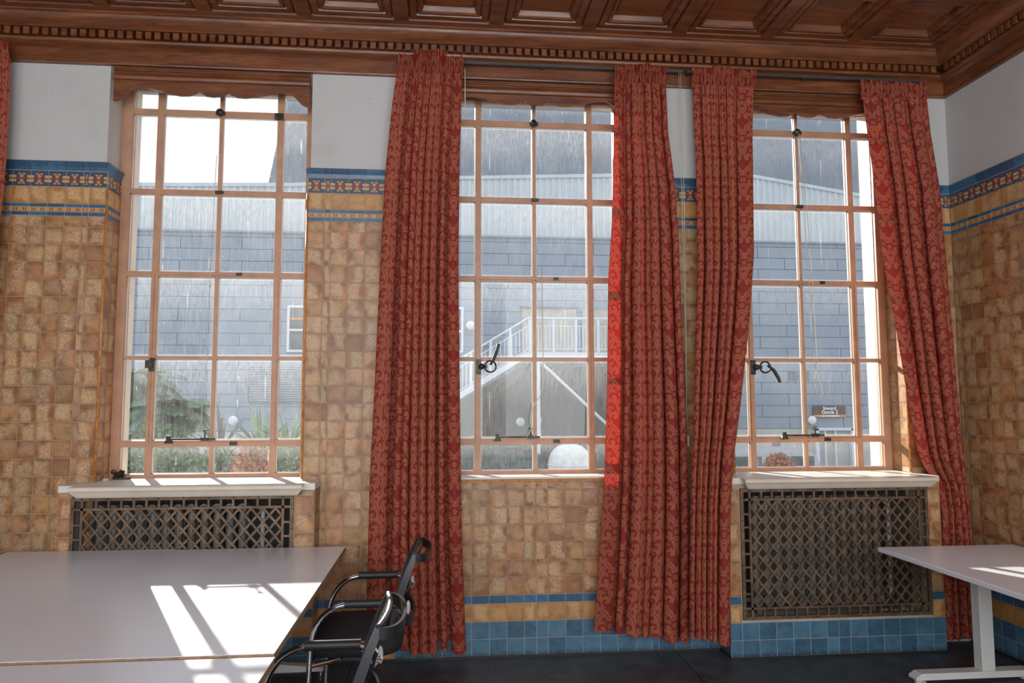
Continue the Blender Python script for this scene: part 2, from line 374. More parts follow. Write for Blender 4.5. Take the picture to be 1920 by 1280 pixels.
M_WPLAST = plain('white_plastic', (.75,.74,.70), .4)
# outside
def facade():
    g = G('blue_grey_cladding'); p = g.gpos(); r = g.rnd(); n = g.noise(p, .6, 4, .6); x, y, z = g.sep(p)
    rib = g.n('TexWave', {'Vector': p, 'Scale': 1.9}, bands_direction='X').outputs['Fac']
    c = g.mix(g.add(g.mul(r, .5), g.mul(n, .4)), (.235,.29,.365), (.29,.345,.415)); c = g.mix(g.mul(rib, .12), c, (.24,.28,.34))
    return g.done(g.bsdf(c, .55))
M_CLAD = facade()
M_JOINT = plain('dark_cladding_joint', (.14,.17,.21), .8)
M_FASCIA = plain('pale_corrugated_steel', (.50,.56,.60), .5, vary=.04)
M_ROOF = plain('dark_slate_roof', (.135,.155,.185), .7, vary=.1, scale=.4)
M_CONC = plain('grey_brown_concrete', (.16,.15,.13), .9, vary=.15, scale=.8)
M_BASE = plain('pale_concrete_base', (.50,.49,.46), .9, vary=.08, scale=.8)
M_STEEL = plain('white_painted_steel', (.70,.74,.80), .5, vary=.03)
M_TAN = plain('tan_door_recess', (.46,.43,.35), .8)
M_GROUND = plain('yard_asphalt', (.26,.26,.26), .9, vary=.1, scale=.7)
M_LEAF = plain('green_foliage', (.085,.17,.055), .6, vary=.5, scale=4)
M_LEAF2 = plain('grey_green_palm_leaf', (.10,.17,.085), .6, vary=.4, scale=4)
M_LEAF3 = plain('bright_green_spike_leaf', (.15,.26,.06), .55, vary=.4, scale=5)
M_RUST = plain('rust_coloured_leaves', (.42,.17,.07), .7, vary=.35, scale=6)
M_BARK = plain('brown_bark', (.14,.10,.07), .9, vary=.3, scale=10)
M_WINGLASS = plain('dark_far_glass', (.10,.12,.12), .1, vary=.5, scale=2)
M_CAR = plain('dark_green_car_paint', (.06,.09,.08), .25)
M_CAR2 = plain('pale_van_paint', (.45,.48,.50), .3)
M_DOME = plain('white_fibreglass', (.78,.78,.74), .5)
M_SIGN = plain('dark_brown_sign', (.075,.055,.045), .5)
M_SORANGE = plain('orange_sign_band', (.80,.24,.05), .5)
M_LETTER = plain('white_sign_letter', (.85,.85,.85), .5)
M_LAMP = plain('white_opal_lamp', (.80,.82,.84), .3)

# ------------------------------------------------------------------ room shell
XR, XL, YB, ZC = 3.505, -4.4, -7.5, 3.972
WIN = [-1.467, .625, 2.519]; HW = .612; ZS, ZT = 1.09, 3.70
SILLZ = 1.105
wb = MB()
edges = [XL - .3]
HM = HW + .0125
for c in WIN: edges += [c - HM, c + HM]
edges.append(XR + .3)
for a, b in zip(edges[::2], edges[1::2]): wb.box(a, b, .012, .44, -.3, 4.3)
for c in WIN: wb.box(c - HM, c + HM, .012, .44, -.3, ZS - .02); wb.box(c - HM, c + HM, .012, .44, ZT, 4.3)
wall_back = struct(wb.build('wall_back', M_PLASTER), 'white plastered window wall pierced by three tall windows')
wr = struct(MB().box(XR + .012, XR + .3, YB, .012, -.3, 4.3).build('wall_right', M_PLASTER), 'white plaster right wall above brown tiles')
struct(MB().box(XL - .3, XL, YB - .3, .012, -.3, 4.3).build('wall_left', M_PLASTER))
rb = MB(); ed = [XL - .3]
for a, b in REAR_FILL_OPENINGS: ed += [a, b]
ed.append(XR + .3)
for a, b in zip(ed[::2], ed[1::2]): rb.box(a, b, YB - .3, YB, -.3, 4.3)
for a, b in REAR_FILL_OPENINGS: rb.box(a, b, YB - .3, YB, -.3, .95); rb.box(a, b, YB - .3, YB, 3.75, 4.3)  # openings made up to hold the added fill lamps
struct(rb.build('wall_rear', M_PLASTER))
fl = struct(MB().box(XL, XR + .012, YB, .012, -.3, -.004).build('floor', M_BLACK), 'dark slate linoleum floor with thin seams')
for i in range(5):
    x0 = 1.49 - 2.02*3 + 2.02*i; x1 = x0 + 2.02
    x0, x1 = max(x0, XL), min(x1, XR)
    for (y0, y1) in ((-3.4, .012), (YB, -3.404)):
        MB().box(x0 + .003, x1 - .003, y0, y1, -.004, 0).build('linoleum_sheet', M_LINO, fl)
# ceiling: rails with recessed coffers
PX, CW, CY0, CL = .5975, .508, -.212, .535
xs = [-2.012 + PX*k for k in range(-3, 9)]
ys = [CY0 - (CL + .085)*k for k in range(0, 5)]
cb = MB()
def rail(x0, x1, y0, y1): cb.box(x0, x1, y0, y1, ZC, ZC + .12)
rail(XL, XR, CY0, .012)
for k in range(4): rail(XL, XR, ys[k+1], ys[k] - CL)
rail(XL, XR, YB, ys[4] - CL)
for k in range(5):
    xp = XL
    for x in xs: rail(xp, x, ys[k] - CL, ys[k]); xp = x + CW
    rail(xp, XR, ys[k] - CL, ys[k])
cb.box(XL, XR, YB, .012, ZC + .12, ZC + .3)
ceil = struct(cb.build('ceiling', M_WOODX), 'mahogany coffered ceiling of recessed square panels')
prof = [(0, 0), (.004, .022), (.010, .022), (.014, .010), (.050, .010), (.054, .022), (.060, .022), (.066, .014), (.078, .012), (.088, .022), (.096, .040), (.100, .052), (.108, .052)]
pv = MB(); pm = MB()
for (i_, z_) in prof: pass
def ring_mesh(W, H):
    m = MB(); n = len(prof)
    for (d, z) in prof: m.v += [(d, d, z), (W-d, d, z), (W-d, H-d, z), (d, H-d, z)]
    for k in range(n-1):
        for j in range(4):
            a, b = 4*k+j, 4*k+(j+1) % 4; m.f.append((a, a+4, b+4, b))
    return m
ring0 = panel0 = None
for k in range(5):
    for x in xs:
        loc = (x, ys[k] - CL, ZC)
        if ring0 is None:
            ring0 = ring_mesh(CW, CL).build('coffer_moulding', M_WOODX, ceil); d = prof[-1][0]
            panel0 = MB().box(d - .002, CW - d + .002, d - .002, CL - d + .002, .048, .06).build('coffer_panel', M_PANEL, ring0)
            # shallow raised field line
            ring0.location = loc; continue
        c = ring0.copy(); COL.objects.link(c); c.location = loc
        p = panel0.copy(); COL.objects.link(p); p.parent = c
# cornice with dentils
cp = [(0,3.70),(.030,3.70),(.032,3.708),(.022,3.716),(.022,3.795),(.032,3.805),(.060,3.810),(.080,3.820),(.083,3.832),(.078,3.842),(.066,3.846),(.010,3.846),(.010,3.895),(.096,3.895),(.101,3.900),(.120,3.905),(.141,3.917),(.157,3.934),(.165,3.950),(.166,3.958),(.178,3.960),(.178,3.9725),(0,3.9725)]
def cornice(name, pts_a, pts_b, m, label):
    b = MB(); n = len(cp)
    b.v = [pts_a(d, z) for d, z in cp] + [pts_b(d, z) for d, z in cp]
    b.f = [(j, (j+1) % n, n+(j+1) % n, n+j) for j in range(n)]
    return struct(b.build(name, m, smooth=True, angle=40), label)
t1 = cornice('trim_1', lambda d, z: (XL, .012-d*1.0, z), lambda d, z: (XR + .012 - d, .012-d, z), M_WOODX, 'mahogany cornice with dentils along the window wall')
t2 = cornice('trim_2', lambda d, z: (XR + .012 - d, .012-d, z), lambda d, z: (XR + .012 - d, YB, z), M_WOODY, 'mahogany cornice with dentils along the right wall')
dm = None
k = 0; x = 3.385
while x > -3.75:
    if dm is None: dm = MB().cbox(-.0180, .0180, -.042, .034, -.0235, .0225, .002).build('dentil', M_WOODX, t1); o = dm
    else: o = dm.copy(); COL.objects.link(o); o.parent = t1
    o.location = (x, -.034, 3.871); x -= .0556
y = -.13
dm2 = None
while y > -3.2:
    o = dm.copy(); COL.objects.link(o); o.parent = t2; o.rotation_euler = (0, 0, -PI/2); o.location = (XR - .034, y, 3.871); y -= .0556
    o.name = 'dentil'

# ------------------------------------------------------------------ tiled cladding
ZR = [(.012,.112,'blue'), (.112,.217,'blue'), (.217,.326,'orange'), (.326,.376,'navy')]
ZR += [(.376 + .1088*i, .376 + .1088*(i+1), 'tile') for i in range(21)]
ZR += [(.376 + .1088*21, 2.729, 'tile'), (2.729, 2.754, 'navy'), (2.754, 2.783, 'strip'), (2.783, 2.806, 'navy'), (2.806, 2.912, 'orange'), (2.912, 3.012, 'border'), (3.014, 3.073, 'cap')]
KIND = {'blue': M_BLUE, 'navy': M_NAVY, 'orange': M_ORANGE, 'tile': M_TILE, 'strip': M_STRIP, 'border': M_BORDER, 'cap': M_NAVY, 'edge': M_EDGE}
TM = {}
def tile_geo(w_, h, kind):
    g_ = .0010; i = .0009; t = .0042
    if kind in ('cap', 'edge'):
        pr = [(0, 0), (-.006, 0), (-.010, h*.35), (-.020, h*.72), (-.020, h*.86), (-.012, h), (0, h)] if kind == 'cap' else [(0, 0), (-.006, 0.001), (-.007, h*.5), (-.005, h*.85), (0, h)]
        v = [(g_, y_, z_) for y_, z_ in pr] + [(w_-g_, y_, z_) for y_, z_ in pr]; n = len(pr)
        f = [(j, n+j, n+(j+1) % n, (j+1) % n) for j in range(n)] + [tuple(range(n)), tuple(range(2*n-1, n-1, -1))]
        uv = [(p[0]/w_, p[2]/h) for p in v]
        return v, f, uv
    v = [(g_,0,g_),(w_-g_,0,g_),(w_-g_,0,h-g_),(g_,0,h-g_),(g_+i*.3,-t*.7,g_+i*.3),(w_-g_-i*.3,-t*.7,g_+i*.3),(w_-g_-i*.3,-t*.7,h-g_-i*.3),(g_+i*.3,-t*.7,h-g_-i*.3),
         (g_+i,-t,g_+i),(w_-g_-i,-t,g_+i),(w_-g_-i,-t,h-g_-i),(g_+i,-t,h-g_-i)]
    f = [(8,9,10,11)] + [(4*a+j, 4*a+(j+1) % 4, 4*a+4+(j+1) % 4, 4*a+4+j) for a in (0, 1) for j in range(4)]
    return v, f, [(p[0]/w_, p[2]/h) for p in v]
def tile_mesh(w_, h, kind):
    key = (round(w_, 4), round(h, 4), kind)
    if key not in TM:
        v, f, uv = tile_geo(w_, h, kind); me = bpy.data.meshes.new('tile'); me.from_pydata(v, [], f)
        l = me.uv_layers.new(name='UVMap')
        for lp in me.loops: l.data[lp.index].uv = uv[lp.vertex_index]
        me.materials.append(KIND[kind]); me.update(); TM[key] = me
    return TM[key]
def cladding(n, label, ox, oy, th, ue, rows, show=lambda u, z: True, zlo=0, zhi=9, limit=300, odd=None):
    """tiles on the plane through (ox, oy) whose local x runs at angle th; the room is on the local -y side"""
    ct, st = math.cos(th), math.sin(th)
    rows = [r for r in rows if r[0] >= zlo - 1e-6 and r[1] <= zhi + 1e-6]
    P = lambda u, v_, z: (ox + u*ct - v_*st, oy + u*st + v_*ct, z)
    b = MB(); u0, u1, z0, z1 = ue[0], ue[-1], rows[0][0], rows[-1][1]
    b.v = [P(u, v_, z) for z in (z0, z1) for (u, v_) in ((u0,.0020),(u1,.0020),(u1,.0135),(u0,.0135))]
    b.f = [(0,3,2,1),(4,5,6,7),(0,1,5,4),(1,2,6,5),(2,3,7,6),(3,0,4,7)]
    root = struct(b.build('trim_%d' % n, M_GROUT), label)
    items = [(a, c, r) for r in rows for a, c in zip(ue, ue[1:])]
    items.sort(key=lambda q: 0 if show((q[0]+q[1])/2, (q[2][0]+q[2][1])/2) else 1)
    rest = MB(); ruv = []; rmi = []; rr = []; kinds = list(KIND)
    for k_, (a, c, (za, zb, kd)) in enumerate(items):
        vis = show((a+c)/2, (za+zb)/2)
        if odd and za < .05 and a < odd < c: kd = 'orange'; vis = True
        if vis and k_ < limit:
            o = bpy.data.objects.new('tile', tile_mesh(c-a, zb-za, kd)); COL.objects.link(o); o.parent = root
            o.location = P(a, .0045, za); j = .004
            o.rotation_euler = (R.uniform(-j, j), 0, th + R.uniform(-j, j))
        else:
            v, f, uv = tile_geo(c-a, zb-za, kd); i = len(rest.v)
            rest.v += [P(a+p[0], .0045+p[1], za+p[2]) for p in v]; rest.f += [tuple(i+q for q in ff) for ff in f]; ruv += uv
            rmi += [kinds.index(kd)]*len(f); rr += [R.random()]*len(v)
    if rest.v:
        o = rest.build('tiles', [KIND[q] for q in kinds], root, uv=ruv); o.data.polygons.foreach_set('material_index', rmi)
        at = o.data.attributes.new('rnd', 'FLOAT', 'POINT'); at.data.foreach_set('value', rr); stuff(o)
    return root
def run(a, b, w_=.1075, first=None):
    """column edges from a towards b; first: leading widths"""
    e = [a]; s_ = 1 if b > a else -1
    for f in first or []: e.append(e[-1] + s_*f)
    while abs(b - e[-1]) > w_*1.25: e.append(e[-1] + s_*w_)
    e.append(b); return sorted(e)
L1, R1, L2, R2, L3, R3 = (WIN[0]-HW, WIN[0]+HW, WIN[1]-HW, WIN[1]+HW, WIN[2]-HW, WIN[2]+HW)
cladding(3, 'ochre tile cladding left of the left window', 0, 0, 0, run(L1, XL, .1035, [.1035, .038]), ZR, lambda u, z: u > -3.0 and z > .66 and not (u > -2.19 and z < 1.08))
cladding(4, 'ochre tile cladding between the left and middle windows', 0, 0, 0, run(R1, L2, .108, [.1035, .043]), ZR, lambda u, z: (u < -.22 and not (u < -.75 and z < 1.08)) or z < .2, odd=-.31)
PE = [.601 - .0755 - .11*k for k in range(5, -1, -1)]; PE = [L2] + [q for q in PE if q > L2 + .03] + [.601]
PE += [q for q in [.6765 + .11*k for k in range(6)] if q < R2 - .03] + [R2]
rowsM = [r for r in ZR if r[1] < 1.03] + [(1.0288, 1.077, 'tile'), (1.077, 1.092, 'edge')]
cladding(5, 'ochre and blue tile cladding below the middle window', 0, 0, 0, PE, rowsM, lambda u, z: .08 < u < 1.1)
cladding(6, 'ochre tile cladding between the middle and right windows', 0, 0, 0, run(R2, L3, .108, [.1035, .043]), ZR, lambda u, z: 1.42 < u < 1.72 or z < .2)
cladding(7, 'ochre tile cladding in the right corner', 0, 0, 0, run(R3, XR, .1075, [.1035]), ZR, lambda u, z: True)
cladding(8, 'brown tile cladding on the right wall', XR, 0, -PI/2, run(0, 3.2, .1085, [.054]), ZR, lambda u, z: u < 1.15)
RV = [0, .105, .2]
def rev_rows(): return [r for r in ZR if r[0] > 1.03]
RR_ = [(1.105, 1.1376, 'tile')] + [r for r in ZR if r[0] > 1.13]
k = 9
for i, c in enumerate(WIN):
    nm = ('left', 'middle', 'right')[i]
    cladding(k, 'tiled left reveal of the %s window' % nm, c - HW, .004, PI/2, RV, RR_); k += 1
    cladding(k, 'tiled right reveal of the %s window' % nm, c + HW, .204, -PI/2, RV, RR_); k += 1
for i, c in enumerate(WIN):     # rounded orange arris strips
    for s_ in (-1, 1):
        x = c + s_*HW
        MB().tube([(x - s_*.002, .002, 1.11), (x - s_*.002, .002, 2.906)], .0075, 8).build('corner_bead', M_EDGE, wall_back, smooth=True)
# skirting at the floor
for a, b in ((XL, -2.2), (-.74, 1.78), (3.2, XR)):
    pass
struct(MB().box(-.74, 1.78, -.008, .006, 0, .0125).build('baseboard_back', M_BLACK))
struct(MB().box(XR - .008, XR + .006, YB, 0, 0, .0125).build('baseboard_right', M_BLACK))

# ------------------------------------------------------------------ radiator boxes, sills, grilles, radiators
BOX = [(-2.19, -.744), (1.785, 3.195)]; YF = -.185; GZ0, GZ1 = .236, 1.035
for i, (a, b) in enumerate(BOX):
    side = ('left', 'right')[i]
    ga, gb = a + .077, b - (.12 if i == 0 else .092)
    m = MB(); yb_ = .012
    m.box(a+.002, ga, YF + .004, yb_, 0, 1.062); m.box(gb, b-.002, YF + .004, yb_, 0, 1.062); m.box(ga, gb, YF + .004, yb_, 0, GZ0); m.box(ga, gb, YF + .02, yb_, GZ1, 1.062)
    struct(m.build('trim_%d' % (20 + i*10), M_GROUT), 'tiled radiator housing under the %s window' % side)
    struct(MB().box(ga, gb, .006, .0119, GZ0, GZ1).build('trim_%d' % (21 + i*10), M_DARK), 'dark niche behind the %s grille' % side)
    rws = [(z0, min(z1, 1.062), q) for z0, z1, q in ZR if z0 < 1.03] + []
    rws[-1] = (rws[-1][0], 1.062, 'tile')
    vis = (lambda u, z: z > .65) if i == 0 else (lambda u, z: True)
    cladding(22 + i*10, 'ochre tile strip left of the %s grille' % side, 0, YF, 0, [a, ga - .004], rws, vis)
    cladding(23 + i*10, 'ochre tile strip right of the %s grille' % side, 0, YF, 0, [gb + .004, b], rws)
    n_ = 6; mid = (ga+gb)/2; e = [ga - .004]
    cols = [.1085]*5 + [.0755, .0755] + [.1085]*5; sc = (gb - ga + .008)/sum(cols)
    for q in cols: e.append(e[-1] + q*sc)
    cladding(24 + i*10, 'blue tile plinth below the %s grille' % side, 0, YF, 0, e, [ZR[0], ZR[1]], vis)
    cladding(25 + i*10, 'tiled right flank of the %s radiator housing' % side, b, YF + .0055, PI/2, [.0, .09, .1795], rws)
    cladding(26 + i*10, 'tiled left flank of the %s radiator housing' % side, a, -.0005, -PI/2, [0, .09, .1795], rws, lambda u, z: i == 1 and z < .3)
    MB().box(a-.004, b+.004, YF-.006, .006, 0, .0125).build('plinth_skirting', M_BLACK, wall_back)
    # grille
    g = empty('radiator_grille', ((ga+gb)/2, YF, GZ0), ('bronze lattice radiator grille under the left window, half hidden by the white table', 'bronze lattice radiator grille fully in view under the right window')[i], 'grille')
    yf, yk = YF - .012, YF + .008
    ia, ib, iz0, iz1 = ga + .068, gb - .068, GZ0 + .075, GZ1 - .075
    fr = MB()
    for (x0, x1, z0, z1) in ((ga, gb, GZ0, GZ0+.020), (ga, gb, GZ1-.020, GZ1), (ga, ga+.020, GZ0+.02, GZ1-.02), (gb-.020, gb, GZ0+.02, GZ1-.02)): fr.box(x0, x1, yf, yk, z0, z1)
    fr.build('outer_frame', M_BRONZE, g)
    fr = MB()
    for (x0, x1, z0, z1) in ((ga+.02, gb-.02, iz0-.014, iz0), (ga+.02, gb-.02, iz1, iz1+.014), (ia-.014, ia, GZ0+.02, GZ1-.02), (ib, ib+.014, GZ0+.02, GZ1-.02)): fr.box(x0, x1, yf+.003, yk, z0, z1)
    fr.build('inner_frame', M_BRONZE, g)
    nx = round((ib-ia)/.0705)
    for j in range(1, nx):
        x = lerp(ia, ib, j/nx)
        for (z0, z1) in ((GZ0+.02, iz0-.014), (iz1+.014, GZ1-.02)): MB().box(x-.006, x+.006, yf+.003, yk, z0, z1).build('rung', M_BRONZE, g)
    nz = round((iz1-iz0)/.081)
    for j in range(1, nz):
        z = lerp(iz0, iz1, j/nz)
        for (x0, x1) in ((ga+.02, ia-.014), (ib+.014, gb-.02)): MB().box(x0, x1, yf+.003, yk, z-.006, z+.006).build('rung', M_BRONZE, g)
    dxp, dzp = (ib-ia)/nx, (iz1-iz0)/nz; sl = dzp/dxp
    for s_ in (1, -1):
        for j in range(-nz, nx):
            # line x = ia + (j+.5)*dxp + t, z = z0 + s*sl*t
            x0 = ia + (j+.5)*dxp; p0 = [x0, iz0 if s_ > 0 else iz1]; p1 = [x0 + (iz1-iz0)/sl, iz1 if s_ > 0 else iz0]
            def zat(x): return p0[1] + s_*sl*(x - x0)
            xa, xb = max(p0[0], ia), min(p1[0], ib)
            if xb - xa < .02: continue
            MB().bar((xa, (yf+yk)/2 + .002*s_, zat(xa)), (xb, (yf+yk)/2 + .002*s_, zat(xb)), .0125, .010, (0, -1, 0)).build('lattice_bar', M_BRONZE, g)
    rv = MB()
    for j in range(9):
        for z in (GZ0+.010, GZ1-.010): rv.ball((lerp(ga+.06, gb-.06, j/8), yf, z), .0045, 6, 4)
    for j in range(6):
        for x in (ga+.010, gb-.010): rv.ball((x, yf, lerp(GZ0+.06, GZ1-.06, j/5)), .0045, 6, 4)
    stuff(rv.build('screw_heads', M_IRON, g))
    # radiator
    rd = empty('cast_iron_radiator', (mid, -.07, GZ0), ('grey cast iron radiator behind the left lattice grille', 'grey cast iron radiator behind the right lattice grille')[i], 'radiator')
    x = ga + .13; first = None
    while x < gb - .28:
        if first is None:
            s_ = MB()
            for yy in (-.105, -.05): s_.tube([(x, yy, GZ0+.10), (x, yy, GZ0+.14), (x, yy, GZ1-.13), (x, yy, GZ1-.09)], [.016, .024, .024, .016], 10)
            s_.tube([(x, -.13, GZ0+.09), (x, -.025, GZ0+.09)], .028, 10); s_.tube([(x, -.13, GZ1-.08), (x, -.025, GZ1-.08)], .028, 10)
            first = s_.build('radiator_section', M_RAD, rd, smooth=True, angle=50); fx = x
        else:
            c = first.copy(); COL.objects.link(c); c.parent = rd; c.location = (x - fx, 0, 0)
        x += .0735
    xe = x
    MB().tube([(ga+.06, -.07, GZ0+.09), (xe+.03, -.07, GZ0+.09)], .014, 8).build('header_pipe', M_RAD, rd, smooth=True)
    pz = MB().tube([(xe+.02, -.07, GZ0+.09), (xe+.035, -.07, GZ0+.11), (xe+.035, -.07, GZ1-.10), (xe, -.07, GZ1-.08)], .014, 8)
    pz.build('riser_pipe', M_GREYCAP, rd, smooth=True)
    for xf in (ga+.16, xe-.1): MB().tube([(xf, -.075, GZ0), (xf, -.075, GZ0+.075)], [.03, .02], 8).build('foot', M_RAD, rd, smooth=True)
    if i == 1:
        pb = MB(); 
        for q in range(9): pb.tube([(gb-.30+.02*q, YF+.05+.01*math.sin(q), GZ0+.012), (gb-.29+.02*q, YF+.05+.012*math.cos(q*2), GZ0+.03+.008*math.sin(q*3))], [.012, .009], 6)
        tag(pb.build('crumpled_paper', M_RAD, smooth=True, loc=(gb-.2, YF+.05, GZ0)), 'crumpled grey paper lying behind the right lattice grille', 'paper')

# ------------------------------------------------------------------ windows
RAILS = [1.32, 1.868, 2.411, 2.955, 3.490]; MULL = .385
def win(idx, cx):
    nm = ('left', 'middle', 'right')[idx]
    y0, y1 = .205, .265                       # inside and outside face of the steel frame
    f = MB(); o = HW - .002; q_ = HM - .0005
    f.box(cx-q_, cx-o+.05, y0, y1, 1.10, 3.70); f.box(cx+o-.05, cx+q_, y0, y1, 1.10, 3.70)
    f.box(cx-o+.05, cx+o-.05, y0, y1, 1.10, 1.128); f.box(cx-o+.05, cx+o-.05, y0, y1, 3.645, 3.70)
    root = struct(f.build('window_%d' % (idx+1), M_FRAME), 'tall salmon painted steel window, %s of the three' % nm)
    ia, ib = cx-o+.05, cx+o-.05; iz0, iz1 = 1.128, 3.645
    def bar(x0, x1, z0, z1, d0=.006, d1=0):
        b = MB().box(x0, x1, y0+d0, y1-.012, z0, z1)
        c_ = min(.006, (x1-x0)*.3, (z1-z0)*.3)
        b.build('glazing_bar', M_FRAME, root)
    xm = [cx-MULL, cx, cx+MULL]; hw_ = [.020, .0115, .020]; hz = [.019, .0105, .017, .017, .019]
    for x, h in zip(xm, hw_): bar(x-h, x+h, iz0, iz1, .004 if h > .015 else .012)
    # slightly proud casement edges
    xe = [ia] + [v for x, h in zip(xm, hw_) for v in (x-h, x+h)] + [ib]
    for z, h in zip(RAILS, hz):
        for a, b in zip(xe[::2], xe[1::2]): bar(a, b, z-h, z+h, .002 if h > .012 else .010)
    cas = MB()                                # opening casement: thin raised border around the two middle columns
    ca, cb_, c0, c1 = cx-MULL-.012, cx+MULL+.012, RAILS[0]-.006, RAILS[2]+.006
    for (x0, x1, z0, z1) in ((ca, ca+.014, c0, c1), (cb_-.014, cb_, c0, c1), (ca+.014, cb_-.014, c0, c0+.012), (ca+.014, cb_-.014, c1-.012, c1)): cas.box(x0, x1, y0-.006, y0+.008, z0, z1)
    cas.build('casement_border', M_FRAME, root)
    ze = [iz0] + [v for z, h in zip(RAILS, hz) for v in (z-h, z+h)] + [iz1]
    for a, b in zip(xe[::2], xe[1::2]):
        for z0, z1 in zip(ze[::2], ze[1::2]):
            p = MB(); yy = .240; wv = b-a; hv = z1-z0
            p.v = [(a-.004, yy, z0-.004), (b+.004, yy, z0-.004), (b+.004, yy, z1+.004), (a-.004, yy, z1+.004), (a-.004, yy+.004, z0-.004), (b+.004, yy+.004, z0-.004), (b+.004, yy+.004, z1+.004), (a-.004, yy+.004, z1+.004)]
            p.f = [(0,1,2,3)]                 # one glass face; the rest of the sheet edge sits inside the bars
            p.f += [(0,4,5,1),(1,5,6,2),(2,6,7,3),(3,7,4,0)]
            uv = [(0,0),(1,0),(1,1),(0,1)]*2
            p.build('pane', M_GLASS[idx], root, uv=uv)
            if False: pass
    # putty lines outside (pale) around panes: thin fillets
    pt = MB()
    for a, b in zip(xe[::2], xe[1::2]):
        for z0, z1 in zip(ze[::2], ze[1::2]):
            for (x0, x1, q0, q1) in ((a, a+.004, z0, z1), (b-.004, b, z0, z1), (a, b, z0, z0+.004), (a, b, z1-.004, z1)): pt.box(x0, x1, .232, .2395, q0, q1)
    pt.build('putty_line', M_SILL, root)
    # casement stay on the lower rail
    z = RAILS[0]; st = MB(); bx = cx - .255 if idx == 0 else (cx - .255 if idx == 1 else cx - .17)
    st.prism([(bx-.026, z+.002), (bx+.026, z+.002), (bx+.018, z+.022), (bx-.018, z+.022)], 'y', y0-.022, y0+.002)
    st.build('stay_bracket', M_IRON, root)
    st = MB().box(bx-.012, bx+.285, y0-.020, y0-.010, z+.022, z+.034); st.box(bx-.012, bx+.010, y0-.024, y0-.006, z+.022, z+.05); st.box(bx+.20, bx+.245, y0-.026, y0-.004, z+.018, z+.04)
    st.tube([(bx+.222, y0-.015, z+.03), (bx+.222, y0-.015, z+.085)], [.006, .004], 8); st.tube([(bx+.222, y0-.015, z+.082), (bx+.222, y0-.015, z+.088)], .014, 8)
    st.build('casement_stay', M_IRON, root)
    MB().box(cx+.12, cx+.165, y0-.012, y0+.004, z-.012, z+.010).build('catch_plate', M_IRON, root)
    MB().box(cx+.13, cx+.165, y0-.012, y0+.004, RAILS[2]-.006, RAILS[2]+.012).build('catch_plate', M_IRON, root)
    kn = MB().ball((cx-.005, y0-.012, RAILS[4]+.004), .026, 8, 6); kn.box(cx-.028, cx+.026, y0-.02, y0+.004, RAILS[4]-.012, RAILS[4]+.012); kn.build('top_catch', M_IRON, root)
    MB().box(cx-.02, cx+.03, y0-.016, y0+.004, RAILS[3]-.008, RAILS[3]+.010).build('top_catch', M_IRON, root)
    if idx == 0:
        MB().box(cx+MULL-.035, cx+MULL+.02, y0-.016, y0+.004, RAILS[4]-.03, RAILS[4]+.012).build('top_catch', M_IRON, root)
        h = MB().box(cx-MULL-.03, cx-MULL+.012, y0-.02, y0+.004, 1.80, 1.85); h.box(cx-MULL-.008, cx-MULL+.022, y0-.012, y0+.004, 1.78, 1.865)
        h.build('handle_plate', M_IRON, root)
    else:
        hx = cx-MULL+.012; hz_ = 1.815
        h = MB().box(hx-.022, hx+.012, y0-.014, y0+.004, hz_-.05, hz_+.05); h.ball((hx+.012, y0-.026, hz_), .021, 10, 6); h.box(hx-.004, hx+.05, y0-.034, y0-.02, hz_-.012, hz_+.012)
        h.tube([(hx+.07+.038*math.cos(t), y0-.034, hz_+.038*math.sin(t)) for t in [2*PI*q/14 for q in range(15)]], .006, 6, False)
        tip = [(hx+.07, y0-.04, hz_+.01), (hx+.10, y0-.045, hz_+.07), (hx+.125, y0-.05, hz_+.15)] if idx == 1 else [(hx+.085, y0-.04, hz_+.012), (hx+.125, y0-.045, hz_-.02), (hx+.155, y0-.05, hz_-.075), (hx+.165, y0-.05, hz_-.105)]
        h.tube(tip, [.008] + [.012]*(len(tip)-2) + [.010], 8)
        h.build('cockspur_handle', M_IRON, root, smooth=True, angle=50)
    # inside sill
    if idx == 1:
        s_ = MB().cbox(cx-HW+.002, cx+HW-.002, -.012, .204, 1.092, 1.106, .004); s_.build('window_sill', M_SILL, root)
    else:
        a, b = BOX[0 if idx == 0 else 1]
        s_ = MB(); s_.prism([(-.003, 1.063), (.204, 1.063), (.204, 1.106), (-.003, 1.1035)], 'x', cx-HW+.002, cx+HW-.002)
        s_.prism([(YF+.0, 1.063), (-.003, 1.063), (-.003, 1.1035), (YF+.0, 1.101)], 'x', a, b)
        s_.build('window_sill', M_SILL, root)
        na, nb = a+.085, b-.06; n_ = MB()
        pr = [(YF+.0, 1.101), (-.262, 1.100), (-.268, 1.094), (-.266, 1.080), (-.252, 1.066), (-.236, 1.046), (-.226, 1.036), (YF, 1.034)]
        rows = []
        for (x, sh) in ((na, 1), (nb, -1)):
            rows.append([(x + sh*(.0 if zz > 1.075 else (1.075-zz)*.9), yy, zz) for yy, zz in pr])
        n_.grid(rows); k0 = len(pr); n_.f += [tuple(range(k0))[::-1], tuple(range(k0, 2*k0))]
        n_.build('sill_nosing', M_CREAM, root)
    # outside reveal and sill
    ex = MB().box(cx-HM+.0005, cx-HW+.012, .266, .445, 1.07, 3.70); ex.box(cx+HW-.012, cx+HM-.0005, .266, .445, 1.07, 3.70); ex.build('outer_jamb', M_EXT, root)
    MB().box(cx-HW-.05, cx+HW+.05, .266, .50, 1.03, 1.085).build('outer_sill', M_EXT, root)
    # scalloped pelmet board
    n_ = 60; pts = []
    dz_ = (-.004, .020, .006)[idx]
